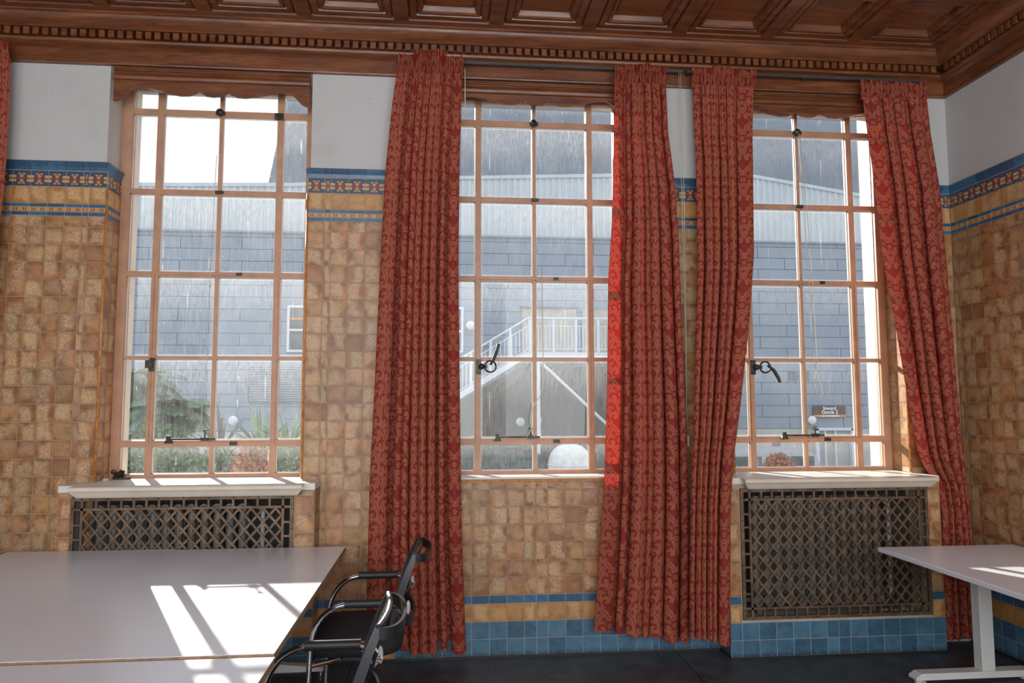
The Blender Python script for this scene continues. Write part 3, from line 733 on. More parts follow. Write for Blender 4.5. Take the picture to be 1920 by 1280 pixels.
    key = [(0, 3.533), (.045, 3.538), (.075, 3.553), (.092, 3.566), (.11, 3.552), (.145, 3.536), (.20, 3.533), (.28, 3.545), (.36, 3.565), (.42, 3.578), (.47, 3.575), (.50, 3.56), (.525, 3.535), (.545, 3.512), (.57, 3.495), (.607, 3.487)]
    def zs(x):
        x = abs(x)
        for (a, z0), (b, z1) in zip(key, key[1:]):
            if x <= b: t = (x-a)/(b-a); return lerp(z0, z1, t)
        return key[-1][1]
    zs0 = zs; zs = lambda x: zs0(x) + dz_
    xs_ = sorted(set([q for a, _ in key for q in (a, -a)]))
    poly = [(cx+x, zs(x)) for x in xs_] + [(cx+.607, 3.70), (cx-.607, 3.70)]
    pb = MB(); n2 = len(xs_)
    for t in (.018, .040):
        pb.v += [(cx+x, t, zs(x)) for x in xs_] + [(cx+x, t, 3.70) for x in xs_]
    for j in range(n2-1):
        pb.f += [(j, j+1, n2+j+1, n2+j), (2*n2+j, 3*n2+j, 3*n2+j+1, 2*n2+j+1), (j, 2*n2+j, 2*n2+j+1, j+1)]
    pb.f += [(0, n2, 3*n2, 2*n2), (n2-1, 3*n2-1, 4*n2-1, 2*n2-1)]
    pb.build('pelmet_board', M_WOODX, root)
    pmo = MB().prism([(.018, 3.615), (.004, 3.618), (-.002, 3.628), (-.002, 3.640), (.006, 3.648), (.010, 3.664), (.018, 3.668)], 'x', cx-.607, cx+.607); pmo.build('pelmet_moulding', M_WOODX, root, smooth=True, angle=40)
    MB().prism([(.018, 3.674), (.008, 3.676), (.008, 3.684), (.012, 3.688), (.006, 3.694), (.018, 3.699)], 'x', cx-.607, cx+.607).build('pelmet_moulding', M_WOODX, root)
    return root
WN = [win(i, c) for i, c in enumerate(WIN)]
# bits on the left sill
lt = MB().box(-2.03, -1.93, .13, .165, 1.107, 1.115); lt.tube([(-2.02, .15, 1.115), (-1.99, .145, 1.14), (-1.97, .14, 1.155)], [.018, .016, .010], 8); lt.ball((-2.03, .15, 1.15), .016, 8, 6); lt.bar((-1.985, .15, 1.12), (-1.97, .13, 1.16), .03, .012, (0, 1, .3))
tag(lt.build('window_latch', M_IRON, loc=(-1.99, .15, 1.106)), 'loose dark metal window latch lying on the left sill', 'latch')
lp = MB().ball((-2.03, .03, 1.114), .012, 7, 5); lp.ball((-2.018, .034, 1.113), .011, 7, 5)
tag(lp.build('crumpled_foil', M_GREYCAP, loc=(-2.03, .03, 1.104)), 'small crumpled grey foil scrap at the left end of the left sill', 'scrap')

# ------------------------------------------------------------------ curtains
def curtain(label, left, right, folds, yc=-.10, ybot=None, amp=.048, seed=1, heading_steps=None, sheer=0.0):
    """left/right: (x, z) edges; folds: (width, reach): reach > 0 is a tube standing towards the room, < 0 a flat recess"""
    rr = random.Random(seed); zt = left[0][1]; m = 70
    tot = sum(f[0] for f in folds); edges_ = [0]
    for f in folds: edges_.append(edges_[-1] + f[0]/tot)
    wob = [(rr.uniform(-1, 1), rr.uniform(.6, 1.6), rr.uniform(0, 6)) for _ in folds]
    hem = [rr.uniform(-.012, .016) for _ in folds]
    z_head = zt - .125
    ph = [rr.uniform(0, 6) for _ in range(4)]
    def pleat(u): return math.sin(u*PI*2*15 + 1.2*math.sin(u*9+ph[0]) + .6*math.sin(u*23+ph[1]))
    # cross-section: tubes that nearly close behind, so that the creases between them are deep and narrow
    W_ = abs(right[len(right)//2][0] - left[len(left)//2][0]); sec = []
    for k, f in enumerate(folds):
        u0, u1 = edges_[k], edges_[k+1]; uc, hw = (u0+u1)/2, (u1-u0)/2
        if f[1] < 0:
            for q in range(5): sec.append((lerp(u0 + hw*.1, u1 - hw*.1, q/4), -1.45 + .15*math.sin(PI*q/4), k))
        else:
            a0 = -75 if k == 0 else -132; a1 = 75 if k == len(folds)-1 else 132; e_ = max(.6, min(1.0, .045/(hw*W_)))
            for q in range(25):
                ph_ = math.radians(lerp(a0, a1, q/24)); sx = math.sin(ph_)
                if hw*W_ > .035: sx = math.copysign(abs(sx)**1.25, sx)
                sec.append((uc + hw*1.02*sx, f[1]*(.12 + math.cos(ph_)*(1.0 if math.cos(ph_) > 0 else 1.15)), k))
    n = len(sec) - 1
    rows = []
    for i in range(m+1):
        t = (i/m)**1.15; row = []; g_ = .30 + .70*min(1, t*2.2)
        for (u, d, k) in sec:
            zl = lerp(left[-1][1], right[-1][1], u); z = lerp(z_head + .012, zl + (hem[k]-.01*max(0, d) if folds[k][1] > 0 else .03), t)
            a, b = poly_at(left, z), poly_at(right, z)
            env = math.sin(PI*min(1, max(0, (edges_[k]+edges_[k+1])/2)))
            uu = u + wob[k][0]*.010*math.sin(wob[k][1]*t*4 + wob[k][2])*env
            yy = lerp(yc, yc if ybot is None else ybot, min(1, max(0, (t-.1)/.55)))
            row.append((lerp(a, b, uu), yy - d*amp*g_ - .007*pleat(u)*max(0, 1-t*7) + .006*math.sin(t*5 + k*1.7), z))
        rows.append(row)
    mid = rows[m//2]; arc = [0]
    for p, q in zip(mid, mid[1:]): arc.append(arc[-1] + math.hypot(p[0]-q[0], (p[1]-q[1])*.8))
    uv = [((arc[j] + seed*.37)*1.25, p[2]*1.2) for row in rows for j, p in enumerate(row)]
    xc = (left[0][0]+right[0][0])/2; zb = min(left[-1][1], right[-1][1])
    root = MB().grid(rows).build('curtain', [M_DAMASK, M_SHEER], smooth=True, uv=uv, loc=(xc, yc, zb))
    if sheer: root.data.polygons.foreach_set('material_index', [1 if sec[q % n][0] < sheer else 0 for q in range(len(root.data.polygons))])
    tag(root, label, 'curtain')
    hr = []; nn = 300; huv = []
    for i in range(11):
        t = i/10; row = []
        for j in range(nn+1):
            u = j/nn; a, b = left[0][0], right[0][0]; stp = 0
            for (u0, u1, dz) in heading_steps or []:
                e_ = .012; stp += dz*min(1, max(0, (u-u0)/e_), ) * min(1, max(0, (u1-u)/e_))
            f_ = pleat(u)
            dd = (.013 - .004*abs(t-.55))*f_ + .008*math.sin(u*PI*6+ph[2])*(1-t)
            z = lerp(zt + stp + .008*math.sin(u*50+ph[3])*f_, z_head, t)
            pinch = .010*math.exp(-((t-.72)/.16)**2)
            x0, x1 = lerp(a, poly_at(left, z), t), lerp(b, poly_at(right, z), t)
            row.append((lerp(x0-.003, x1+.003, u), yc - .014 - dd + pinch + .030*max(0, (t-.8)/.2)**1.5, z)); huv.append((u*(b-a)*2.4 + seed, z))
        hr.append(row)
    hb = MB().grid(hr).build('gathered_heading', M_DAMASK, None, smooth=True, uv=huv, loc=(xc, yc, zb)); hb.parent = root; hb.location = (0, 0, 0)
    return root
C1L = [(-.284,3.80),(-.325,3.456),(-.363,3.037),(-.388,2.422),(-.409,1.756),(-.432,1.106),(-.439,.472),(-.441,.11)]
C1R = [(.126,3.79),(.108,3.12),(.104,2.43),(.113,1.757),(.122,1.23),(.130,.777),(.158,.085)]
curtain('damask curtain left of the middle window, behind the two black chairs', C1L, C1R,
        [(.20,.75),(.055,-.5),(.095,.8),(.09,.75),(.10,.85),(.10,.85),(.10,.8),(.035,-.4),(.06,.25),(.045,-.5),(.15,.9)], seed=3, heading_steps=[(.24,.74,.035)])
C2L = [(1.123,3.785),(1.107,3.15),(1.091,2.725),(1.062,2.376),(1.047,1.759),(1.018,1.089),(.970,.501),(.939,.165)]
C2R = [(1.466,3.785),(1.475,3.342),(1.515,2.984),(1.532,2.629),(1.545,1.931),(1.562,1.419),(1.56,.75),(1.54,.10)]
curtain('damask curtain right of the middle window, its left edge glowing red in the sun', C2L, C2R,
        [(.20,.30),(.05,-.35),(.08,.35),(.03,-.5),(.19,.95),(.08,.7),(.15,.85),(.02,-.3),(.16,.85),(.03,-.4),(.10,.6)], sheer=.19, seed=5, heading_steps=[(.42,.72,.02)])
C3L = [(1.648,3.79),(1.656,3.167),(1.63,2.454),(1.575,1.76),(1.525,1.09),(1.50,.465),(1.495,.165)]
C3R = [(2.076,3.785),(2.05,3.179),(2.012,2.531),(1.955,2.108),(1.865,1.588),(1.802,1.255),(1.771,.935),(1.757,.457),(1.747,.125)]
curtain('damask curtain left of the right window, hanging over the radiator housing corner', C3L, C3R,
        [(.12,.7),(.03,-.4),(.13,.8),(.12,.75),(.03,-.4),(.11,.85),(.13,.8),(.05,-.5),(.26,.7)], yc=-.10, ybot=-.245, amp=.048, seed=8, heading_steps=[(.3,.62,.02)])
C4L = [(2.829,3.755),(2.852,3.5),(2.899,3.02),(2.933,2.547),(2.976,2.26),(3.017,1.939),(3.057,1.622),(3.113,1.237),(3.165,1.118),(3.225,1.06),(3.255,.89),(3.245,.38),(3.235,.062)]
C4R = [(3.299,3.755),(3.32,3.404),(3.366,3.033),(3.386,2.482),(3.40,2.049),(3.412,1.586),(3.432,1.13),(3.452,.784),(3.462,.374),(3.474,.07)]
curtain('damask curtain in the right corner, swept over the end of the right sill', C4L, C4R,
        [(.24,.6),(.05,-.4),(.12,.7),(.05,-.4),(.16,.85),(.06,-.5),(.17,.8),(.10,.6)], yc=-.095, amp=.046, seed=11)
C0L = [(-3.15,3.78),(-3.2,2.5),(-3.25,1.5),(-3.25,.1)]; C0R = [(-2.632,3.78),(-2.618,3.37),(-2.615,3.04),(-2.625,2.65),(-2.66,2.0),(-2.70,1.2),(-2.72,.1)]
curtain('damask curtain sliver cut off by the left edge of the picture', C0L, C0R, [(.2,.8),(.2,.7),(.05,-.4),(.2,.8),(.2,.8),(.15,.7)], seed=13)
# tracks
for x0, x1, lb in ((-.30, 1.60, 'grey metal curtain track above the middle window'), (1.63, 3.30, 'grey metal curtain track above the right window')):
    t = empty('curtain_track', ((x0+x1)/2, -.05, 3.80), lb, 'curtain track')
    MB().box(x0, x1, -.066, -.050, 3.778, 3.798).build('rail', M_RAIL, t)
    for x in (x0+.01, (x0+x1)/2, x1-.01): MB().box(x-.012, x+.012, -.052, -.009, 3.778, 3.796).build('bracket', M_RAIL, t)
# cords
def cord(name, label, paths, extra=None, r=.0022, cat='cord'):
    b = MB()
    for p in paths: b.tube(p, r, 6)
    if extra: extra(b)
    o = b.build(name, M_CORD, smooth=True, loc=paths[0][-1]); tag(o, label, cat); return o
c3 = WIN[2]
loop = [(c3+.065+.028*math.sin(t), .17, 1.70+.075*math.cos(t)-.075*0 + (0.0)) for t in [2*PI*q/16 for q in range(17)]]
cord('pull_cord', 'pale pull cord with knotted loop hanging in the right window', [[(c3+.0, .178, 3.49), (c3+.03, .172, 2.6), (c3+.055, .17, 1.86), (c3+.06, .17, 1.80)], [(c3+.008, .178, 3.49), (c3+.055, .172, 2.6), (c3+.075, .17, 1.86), (c3+.06, .17, 1.80)],
     [(c3+.06, .17, 1.80), (c3+.052, .17, 1.72), (c3+.058, .17, 1.64), (c3+.08, .17, 1.61), (c3+.105, .17, 1.63), (c3+.10, .17, 1.68), (c3+.075, .17, 1.76), (c3+.06, .17, 1.80)]], lambda b: b.ball((c3+.06, .17, 1.80), .010, 8, 6))
c1 = WIN[0]
cord('pull_cord', 'thin grey pull cord hanging down the centre of the left window', [[(c1-.012, .18, 3.2), (c1-.02, .18, 2.95), (c1-.03, .18, 2.3), (c1-.03, .178, 1.9), (c1-.055, .178, 1.5), (c1-.05, .178, 1.36)]], lambda b: b.ball((c1-.03, .18, 2.33), .008, 6, 5), r=.002)
c2 = WIN[1]
cord('pull_cord', 'frayed knotted cord hanging low in the middle window', [[(c2+.045, .178, 2.5), (c2+.05, .178, 1.9), (c2+.055, .178, 1.72), (c2+.03, .178, 1.62), (c2-.012, .178, 1.56), (c2-.035, .178, 1.48), (c2-.025, .178, 1.41), (c2-.06, .178, 1.35)], [(c2-.025, .178, 1.41), (c2-.01, .178, 1.35)]], lambda b: b.ball((c2-.012, .178, 1.56), .010, 6, 5), r=.0032)
cord('blind_cord', 'thin curtain cord with white toggle between the two middle curtains', [[(1.572, -.06, 3.785), (1.575, -.06, 3.0), (1.58, -.055, 2.0), (1.578, -.05, 1.36)], [(1.584, -.06, 3.785), (1.59, -.06, 3.0), (1.586, -.055, 2.0), (1.578, -.05, 1.36)]], lambda b: b.cbox(1.562, 1.592, -.062, -.042, 1.29, 1.36, .004), r=.0018)
cord('blind_cord', 'short pale cord at the right edge of the curtain behind the chairs', [[(.139, -.115, 3.72), (.141, -.115, 3.40)]], lambda b: b.ball((.141, -.115, 3.39), .006, 6, 5), r=.003)

# ------------------------------------------------------------------ tables
def left_table(name, label, x0, x1, y0, y1, zt, legs):
    t = empty(name, ((x0+x1)/2, (y0+y1)/2, 0), label, 'table')
    MB().box(x0, x1, y0, y1, zt-.0014, zt).build('laminate_top', M_TOP, t)
    MB().box(x0+.0005, x1-.0005, y0+.0005, y1-.0005, zt-.027, zt-.0015).build('board', M_PLY, t)
    for y in (y0+.22, y1-.22):
        xm = (x0+x1)/2
        MB().cbox(xm-.04, xm+.04, y-.03, y+.03, .16, zt-.0275, .006).build('leg_post', M_TWHITE, t)
        f = MB(); f.prism([(xm-.40, .115), (xm+.40, .115), (xm+.40, .135), (xm+.05, .17), (xm-.05, .17), (xm-.40, .135)], 'y', y-.025, y+.025)
        f.build('foot_beam', M_TWHITE, t)
        for s_ in (-1, 1):
            cx = xm + s_*.385
            w_ = MB().tube([(cx, y-.025, .036), (cx, y-.006, .036)], .034, 14); w_.tube([(cx, y+.006, .036), (cx, y+.025, .036)], .034, 14); w_.box(cx-.02, cx+.03, y-.004, y+.004, .03, .085)
            cs = w_.build('caster', M_PLASTIC, t)
            MB().tube([(cx, y, .06), (cx, y, .115)], .010, 8).build('caster_stem', M_CHROME, cs)
    return t
left_table('white_table', 'white laminate table against the left grille, left of the seam', -2.44, -1.5209, -2.088, -.20, .7368, 0)
left_table('white_table', 'white laminate table with the long sun patch, next to the chairs', -1.5208, -.5535, -2.090, -.222, .7365, 0)
left_table('white_table', 'white laminate table cut off by the bottom edge of the picture', -2.46, -.545, -3.05, -2.118, .7335, 0)
# right T-leg desk
d = empty('white_desk', (2.95, -1.3, 0), 'white desk with T-shaped steel legs in the right corner', 'desk')
dx0, dx1, dy0, dy1, dz = 2.535, 3.375, -2.25, -.553, .732
MB().cbox(dx0, dx1, dy0, dy1, dz-.025, dz, .002).build('desk_top', M_TOP, d)
for y in (-.64, -2.1):
    lg = MB().cbox(3.055, 3.135, y-.035, y+.035, .055, dz-.055, .004).build('leg_column', M_TWHITE, d)
    MB().cbox(3.065, 3.125, y-.025, y+.025, dz-.10, dz-.0255, .003).build('inner_column', M_TWHITE, d)
    f = MB(); i0 = 0
    f.prism([(2.655, .020), (3.385, .020), (3.385, .034), (3.35, .056), (2.69, .056), (2.655, .034)], 'y', y-.035, y+.035); f.build('foot_bar', M_TWHITE, d)
    for x in (2.70, 3.34):
        MB().tube([(x, y, 0), (x, y, .006), (x, y, .008), (x, y, .020)], [.030, .030, .010, .010], 14).build('levelling_foot', M_WPLAST, d)
MB().box(2.75, 3.15, -2.07, -.67, dz-.055, dz-.0255).build('under_frame', M_TWHITE, d)

# ------------------------------------------------------------------ chairs
def arc3(p0, p1, p2, n=8):
    P0, P1, P2 = Vector(p0), Vector(p1), Vector(p2)
    return [tuple(P0*(1-t)**2 + P1*2*t*(1-t) + P2*t*t) for t in [i/n for i in range(n+1)]]
def chair(label, ox, oy):
    c = empty('visitor_chair', (ox, oy, 0), label, 'chair')
    T = lambda p: (ox+p[0], oy+p[1], p[2])
    def B(m, name, mt, sm=True, ang=45, par=None): 
        m.v = [T(p) for p in m.v]; return m.build(name, mt, par or c, smooth=sm, angle=ang)
    # seat cushion: rounded slab, front towards -x
    rows = []; n = 20; k_ = 10
    m = MB()
    prof_ = [(0, 0), (.86, 0), (.97, .012), (1, .03), (.985, .055), (.93, .072), (.6, .078), (0, .080)]
    for (s_, z) in prof_:
        row = []
        for j in range(29):
            a = 2*PI*j/28; ca, sa = math.cos(a), math.sin(a); e_ = .42
            x = .225*math.copysign(abs(ca)**e_, ca)*s_ ; yv = .25*math.copysign(abs(sa)**e_, sa)*s_
            dip = -.03*max(0, (-x-.13)/.1)**1.5 if x < -.13 else 0
            row.append((x, yv, .395+z*1.3+dip))
        rows.append(row)
    m.grid(rows); B(m, 'seat', M_SEAT, True, 60)
    for s_ in (-1, 1):
        y = s_*.285
        # chrome tube: arm, front bend, front leg, floor runner
        path = [(.185, y, .655), (.02, y, .655)] + arc3((.0, y, .655), (-.165, y, .650), (-.185, y, .47), 10)[1:] + [(-.195, y, .25)] + arc3((-.20, y, .08), (-.203, y, .014), (-.13, y, .013), 6) + [(.22, y, .013)]
        B(MB().tube(path, .0125, 12), 'arm_tube', M_CHROME)
        B(MB().tube([(.175, y, .656), (-.035, y, .656)], .0195, 12), 'arm_pad', M_FOAM)
        br = MB().tube([(.165, y, .655), (.195, y*.97, .648), (.228, y*.88, .63)], [.014, .020, .016], 10); br.bar((.19, y*.97, .66), (.245, y*.86, .60), .045, .018, (0, s_, .2))
        B(br, 'arm_bracket', M_CHROME)
        cap = MB().ball((0, 0, 0), .03, 12, 8); cap.v = [(.252+p[0]*.35, y*.885+p[1]*.3, .625+p[2]*1.1) for p in cap.v]
        B(cap, 'bracket_cap', M_GREYCAP)
        B(MB().tube([(-.19, y, .385), (-.12, y*.8, .383), (-.05, y*.6, .386)], .011, 10), 'seat_strut', M_CHROME)
    B(MB().tube([(-.19, -.285, .385), (-.19, .285, .385)], .0115, 10), 'cross_tube', M_CHROME)
    B(MB().tube([(.22, -.285, .013), (.22, .285, .013)], .0125, 10), 'rear_runner', M_CHROME)
    B(MB().bar((-.05, 0, .384), (.12, 0, .384), .40, .014, (0, 0, 1)), 'seat_pan', M_PLASTIC, False)
    # backrest: side rails, top and bottom rails, netting, two hoop handles behind
    def back(yv, z):                      # surface of the back
        t = (z-.46)/.40; return (.185 + .115*t - .03*math.sin(PI*t)*.6 + .02*(abs(yv)/.22)**2*-1, yv, z)
    zz = [.46+.4*i/14 for i in range(15)]
    half = lambda z: .20 + .028*math.sin(PI*min(1, (z-.46)/.4*.8+.1))
    for s_ in (-1, 1):
        fr = MB(); rows_ = []
        for z in zz:
            p = back(s_*half(z), z); w2 = .011 + .012*math.sin(PI*(z-.46)/.4)
            rows_.append([(p[0]-.012, p[1]-.009, z), (p[0]-.012, p[1]+.009, z), (p[0]+w2, p[1]+.007, z-.004), (p[0]+w2, p[1]-.007, z-.004), (p[0]-.012, p[1]-.009, z)])
        fr.grid(rows_); B(fr, 'side_rail', M_PLASTIC)
    B(MB().tube([back(half(.86)*q/8, .86) for q in range(-8, 9)], .011, 8), 'top_rail', M_PLASTIC)
    B(MB().tube([back(half(.46)*q/8, .46) for q in range(-8, 9)], .013, 8), 'bottom_rail', M_PLASTIC)
    nt_ = [[back(half(z)*q/8, z) for q in range(-8, 9)] for z in zz]; b = MB().grid(nt_); uv = [(p[1], p[2]) for p in b.v]
    b.v = [T(p) for p in b.v]; b.build('mesh_back', M_NET, c, smooth=True, uv=uv)
    def hoop(z, out, hgt, drop, name, hw):
        m = MB(); rows = []
        for j in range(25):
            a = PI*j/24; yv = hw*math.cos(a); e_ = math.sin(a)**.75; x0 = back(hw, z)[0]
            x = x0 + out*e_; zc_ = z + drop*e_
            rows.append([(x-.004, yv, zc_-hgt/2), (x+.006, yv*1.02, zc_-hgt/2), (x+.010, yv*1.03, zc_+hgt/2), (x, yv, zc_+hgt/2), (x-.004, yv, zc_-hgt/2)])
        m.grid(rows); B(m, name, M_PLASTIC, True, 50)
    hoop(.845, .075, .040, -.012, 'top_hoop', half(.845)+.004)
    hoop(.575, .085, .045, -.045, 'lumbar_hoop', half(.575)+.006)
    st = MB().bar((.10, 0, .384), (.20, 0, .40), .12, .02, (0, 0, 1)); st.bar((.195, 0, .39), (.235, 0, .53), .12, .018, (1, 0, -.2)); B(st, 'back_spine', M_PLASTIC, False)
    return c
chair('black chrome armed mesh-back chair further from the camera, by the red curtain', -.40, -.90)
chair('black chrome armed mesh-back chair nearest the camera, its netting lit by the sun', -.475, -2.05)

# ------------------------------------------------------------------ outside
GZ = -1.0
struct(MB().box(-60, 60, .9, 90, GZ-.3, GZ).build('ground', M_GROUND), 'asphalt yard outside')
bd = empty('far_building', (2, 22, GZ), 'blue grey panelled building across the yard', 'building')
MB().box(-12.5, 18.5, 22.06, 30, GZ, 8.85).build('wall_core', M_JOINT, bd)
PWID, PH = 2.12, .431
pc = {}
row = 0; z = .62
while z < 7.68:
    off = (row % 2)*1.06
    x = -12.4 - off
    h = min(PH, 7.70-z)
    while x < 18.4:
        x0, x1 = max(x, -12.4), min(x+PWID, 18.4); w_ = x1-x0
        if w_ > .1:
            key = (round(w_, 3), round(h, 3))
            if key not in pc:
                m = MB().box(0, w_-.022, 0, .05, 0, h-.020); o = m.build('cladding_panel', M_CLAD, None); pc[key] = o; o.parent = bd
            else: o = pc[key].copy(); COL.objects.link(o); o.parent = bd
            o.location = (x0-2, R.uniform(-.004, .004), z-GZ)
        x += PWID
    z += PH; row += 1
ft = [(-12.5, 9.3), (-5.4, 9.48), (.6, 9.9), (6.3, 10.15), (9.5, 10.34), (11.8, 10.28), (16.2, 9.63), (18.5, 9.25)]
def fz(x):
    for (a, z0), (b, z1) in zip(ft, ft[1:]):
        if x <= b: return lerp(z0, z1, (x-a)/(b-a))
    return ft[-1][1]
f = MB(); x = -12.5; r0 = []; r1 = []
k = 0
while x <= 18.5:
    for (dx, dy) in ((0, 0), (.10, 0), (.13, .04), (.21, .04)):
        r0.append((x+dx, 21.93+dy, 7.72)); r1.append((x+dx, 21.93+dy, fz(x+dx)-.10))
    x += .24
f.grid([r0, r1]); f.build('corrugated_fascia', M_FASCIA, bd)
f = MB()
for (a, z0), (b, z1) in zip(ft, ft[1:]):
    f.prism([(a, z0-.11), (b, z1-.11), (b, z1+.02), (a, z0+.02)], 'y', 21.88, 22.1)
f.build('roof_edge', M_FASCIA, bd)
MB().box(-12.5, 18.5, 21.90, 22.0, 7.66, 7.73).build('fascia_flashing', M_CLAD, bd)
rf = MB(); rf.v = [(-6.3, 22.05, 9.3), (36, 22.05, 9.3), (36, 33, 17.35), (-8.0, 33, 17.35), (-6.3, 22.05, 8.9), (36, 22.05, 8.9), (36, 33, 9), (-8.0, 33, 9)]
pass
rf.f = [(0,1,2,3),(7,6,5,4),(0,4,5,1),(1,5,6,2),(2,6,7,3),(3,7,4,0)]
rf.build('pitched_roof', M_ROOF, bd)
MB().box(-12.5, 18.5, 21.98, 22.06, GZ, .60).build('concrete_base', M_BASE, bd)
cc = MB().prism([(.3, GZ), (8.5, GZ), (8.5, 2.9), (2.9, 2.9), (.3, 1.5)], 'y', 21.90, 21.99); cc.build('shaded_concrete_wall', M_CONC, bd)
for (x0, x1, lab) in ((-5.46, -4.3, 0), (-.25, .78, 1)):
    w_ = MB()
    for (a, b, z0, z1) in ((x0, x1, 3.40, 3.48), (x0, x1, 4.98, 5.06), (x0, x0+.09, 3.48, 4.98), (x1-.09, x1, 3.48, 4.98), (x0+.09, x1-.09, 4.14, 4.22)): w_.box(a, b, 21.88, 21.995, z0, z1)
    wo = w_.build('facade_window', M_STEEL, bd)
    for z0, z1 in ((3.48, 4.14), (4.22, 4.98)): MB().box(x0+.09, x1-.09, 21.94, 21.96, z0, z1).build('pane', M_WINGLASS, wo)
    MB().box(x0+.09, x1-.09, 21.93, 21.938, 4.55, 4.62).build('orange_blind_edge', M_SORANGE, wo)
lv = MB().box(-6.75, -4.6, 21.93, 21.995, 1.6, 2.87); lo_ = lv.build('louvre_frame', M_JOINT, bd)
z = 1.68
l0 = None
while z < 2.82:
    if l0 is None: l0 = MB().box(-6.7, -4.65, 21.90, 21.93, z, z+.045).build('louvre_slat', M_CLAD, lo_); z00 = z
    else: q = l0.copy(); COL.objects.link(q); q.parent = lo_; q.location = (0, 0, z-z00)
    z += .085
MB().box(2.92, 4.93, 21.93, 21.995, 3.18, 5.03).build('door_recess', M_TAN, bd)
MB().box(2.85, 5.0, 21.86, 21.995, 5.03, 5.10).build('recess_lintel', M_JOINT, bd)
MB().box(5.15, 6.6, 21.93, 21.995, 3.18, 5.0).build('door_recess', M_TAN, bd)
for (x, z) in ((11.28, 2.42), (13.22, 2.42), (13.68, 2.42), (12.46, -.02)): MB().box(x-.15, x+.15, 21.95, 21.985, z, z+.32).build('wall_vent', M_JOINT, bd)
gp = MB().box(13.93, 14.05, 21.80, 21.98, GZ, .62); gp.box(15.33, 15.45, 21.80, 21.98, GZ, .62); gp.box(13.93, 15.45, 21.80, 21.98, .54, .64); gp.box(14.3, 14.36, 21.85, 21.98, GZ, .54); gp.box(14.7, 14.76, 21.85, 21.98, GZ, .54); gp.build('white_door_frame', M_STEEL, bd)
# sign
sg = empty('wall_sign', (14.55, 21.93, 1.04), 'dark wall sign with orange band reading Inward Goods 2', 'sign')
MB().cbox(13.92, 15.18, 21.89, 21.975, 1.04, 1.46, .01).build('sign_board', M_SIGN, sg)
ob = MB().box(13.92, 15.18, 21.884, 21.8895, 1.04, 1.125).build('orange_band', M_SORANGE, sg)
MB().box(14.2, 14.92, 21.880, 21.8835, 1.06, 1.10).build('band_print', M_LETTER, ob)
def text(s_, x, y, z, size, parent, m):
    cu = bpy.data.curves.new('lettering', 'FONT'); cu.body = s_; cu.size = size; cu.align_x = 'CENTER'; cu.extrude = .004; cu.offset = .004
    ob_ = bpy.data.objects.new('lettering', cu); COL.objects.link(ob_)
    dg = bpy.context.evaluated_depsgraph_get(); me = bpy.data.meshes.new_from_object(ob_.evaluated_get(dg)); bpy.data.objects.remove(ob_)
    me.materials.clear(); me.materials.append(m); me.name = 'lettering'
    o = bpy.data.objects.new('lettering', me); COL.objects.link(o); o.parent = parent; o.rotation_euler = (PI/2, 0, 0); o.location = Vector((x, y, z)) - wloc(parent); return o
text('Inward', 14.55, 21.885, 1.31, .185, sg, M_LETTER); text('Goods 2', 14.55, 21.885, 1.165, .185, sg, M_LETTER)
for (x, z, lb) in ((1.03, 4.38, 'round white wall lamp left of the stair rail'), (2.84, .90, 'round white wall lamp under the stair landing'), (-7.19, 1.0, 'round white wall lamp behind the spiky plant'), (13.8, .92, 'round white wall lamp below the dark sign')):
    l = empty('wall_lamp', (x, 21.9, z), lb, 'lamp', 'round lamps on the far building')
    m = MB().ball((0, 0, 0), .17, 14, 8); m.v = [(x+p[0], 21.80+p[1]*.5, z+p[2]) for p in m.v]; m.build('globe', M_LAMP, l, smooth=True)
    MB().tube([(x, 21.975 if x < 0 or x > 5 or z > 3 else 21.895, z), (x, 21.82, z)], .10, 12).build('lamp_base', M_STEEL, l)
# stair with landing
sr = empty('outdoor_staircase', (3, 18, GZ), 'white steel outdoor staircase and landing with vertical balusters', 'staircase')
SX0, SX1, SZ = -3.6, 2.59, 3.16; slope = (3.158-1.919)/(2.589-.559)
sz = lambda x: SZ + (x-SX1)*slope
MB().prism([(SX0, sz(SX0)-.24), (SX1, SZ-.20), (SX1, SZ), (SX0, sz(SX0))], 'y', 18.0, 18.06).build('stringer', M_STEEL, sr)
MB().prism([(SX0, sz(SX0)-.24), (SX1, SZ-.20), (SX1, SZ), (SX0, sz(SX0))], 'y', 19.2, 19.26).build('stringer', M_STEEL, sr)
MB().box(SX1, 8.6, 18.0, 21.9, SZ-.19, SZ-.0).build('landing', M_STEEL, sr)
n_ = int((SX1-SX0)/.28)
t0 = None
for j in range(n_):
    x = SX0 + .28*j + .14
    if t0 is None: t0 = MB().box(x-.14, x+.14, 18.06, 19.2, sz(x)-.10, sz(x)-.06).build('tread', M_CONC, sr); tx, tz = x, sz(x)
    else: q = t0.copy(); COL.objects.link(q); q.parent = sr; q.location = (x-tx, 0, sz(x)-tz)
RH = 1.03
MB().tube([(SX0, 18.03, sz(SX0)+RH), (SX1+.1, 18.03, SZ+RH+.04), (8.6, 18.03, SZ+RH+.04)], .035, 8).build('handrail', M_STEEL, sr)
MB().tube([(SX0, 18.03, sz(SX0)+RH-.25), (SX1+.1, 18.03, SZ+RH-.21), (8.6, 18.03, SZ+RH-.21)], .018, 6).build('mid_rail', M_STEEL, sr)
MB().tube([(SX0, 18.03, sz(SX0)+.10), (SX1+.1, 18.03, SZ+.10), (8.6, 18.03, SZ+.10)], .018, 6).build('bottom_rail', M_STEEL, sr)
for x in (-1.5, -.5, .3, .9, 1.51, 2.12, 2.73, 3.48, 4.19, 4.90, 5.6, 6.3, 7.0):
    zz_ = sz(x) if x < SX1 else SZ
    MB().box(x-.04, x+.04, 17.99, 18.07, zz_-.05, zz_+RH).build('post', M_STEEL, sr)
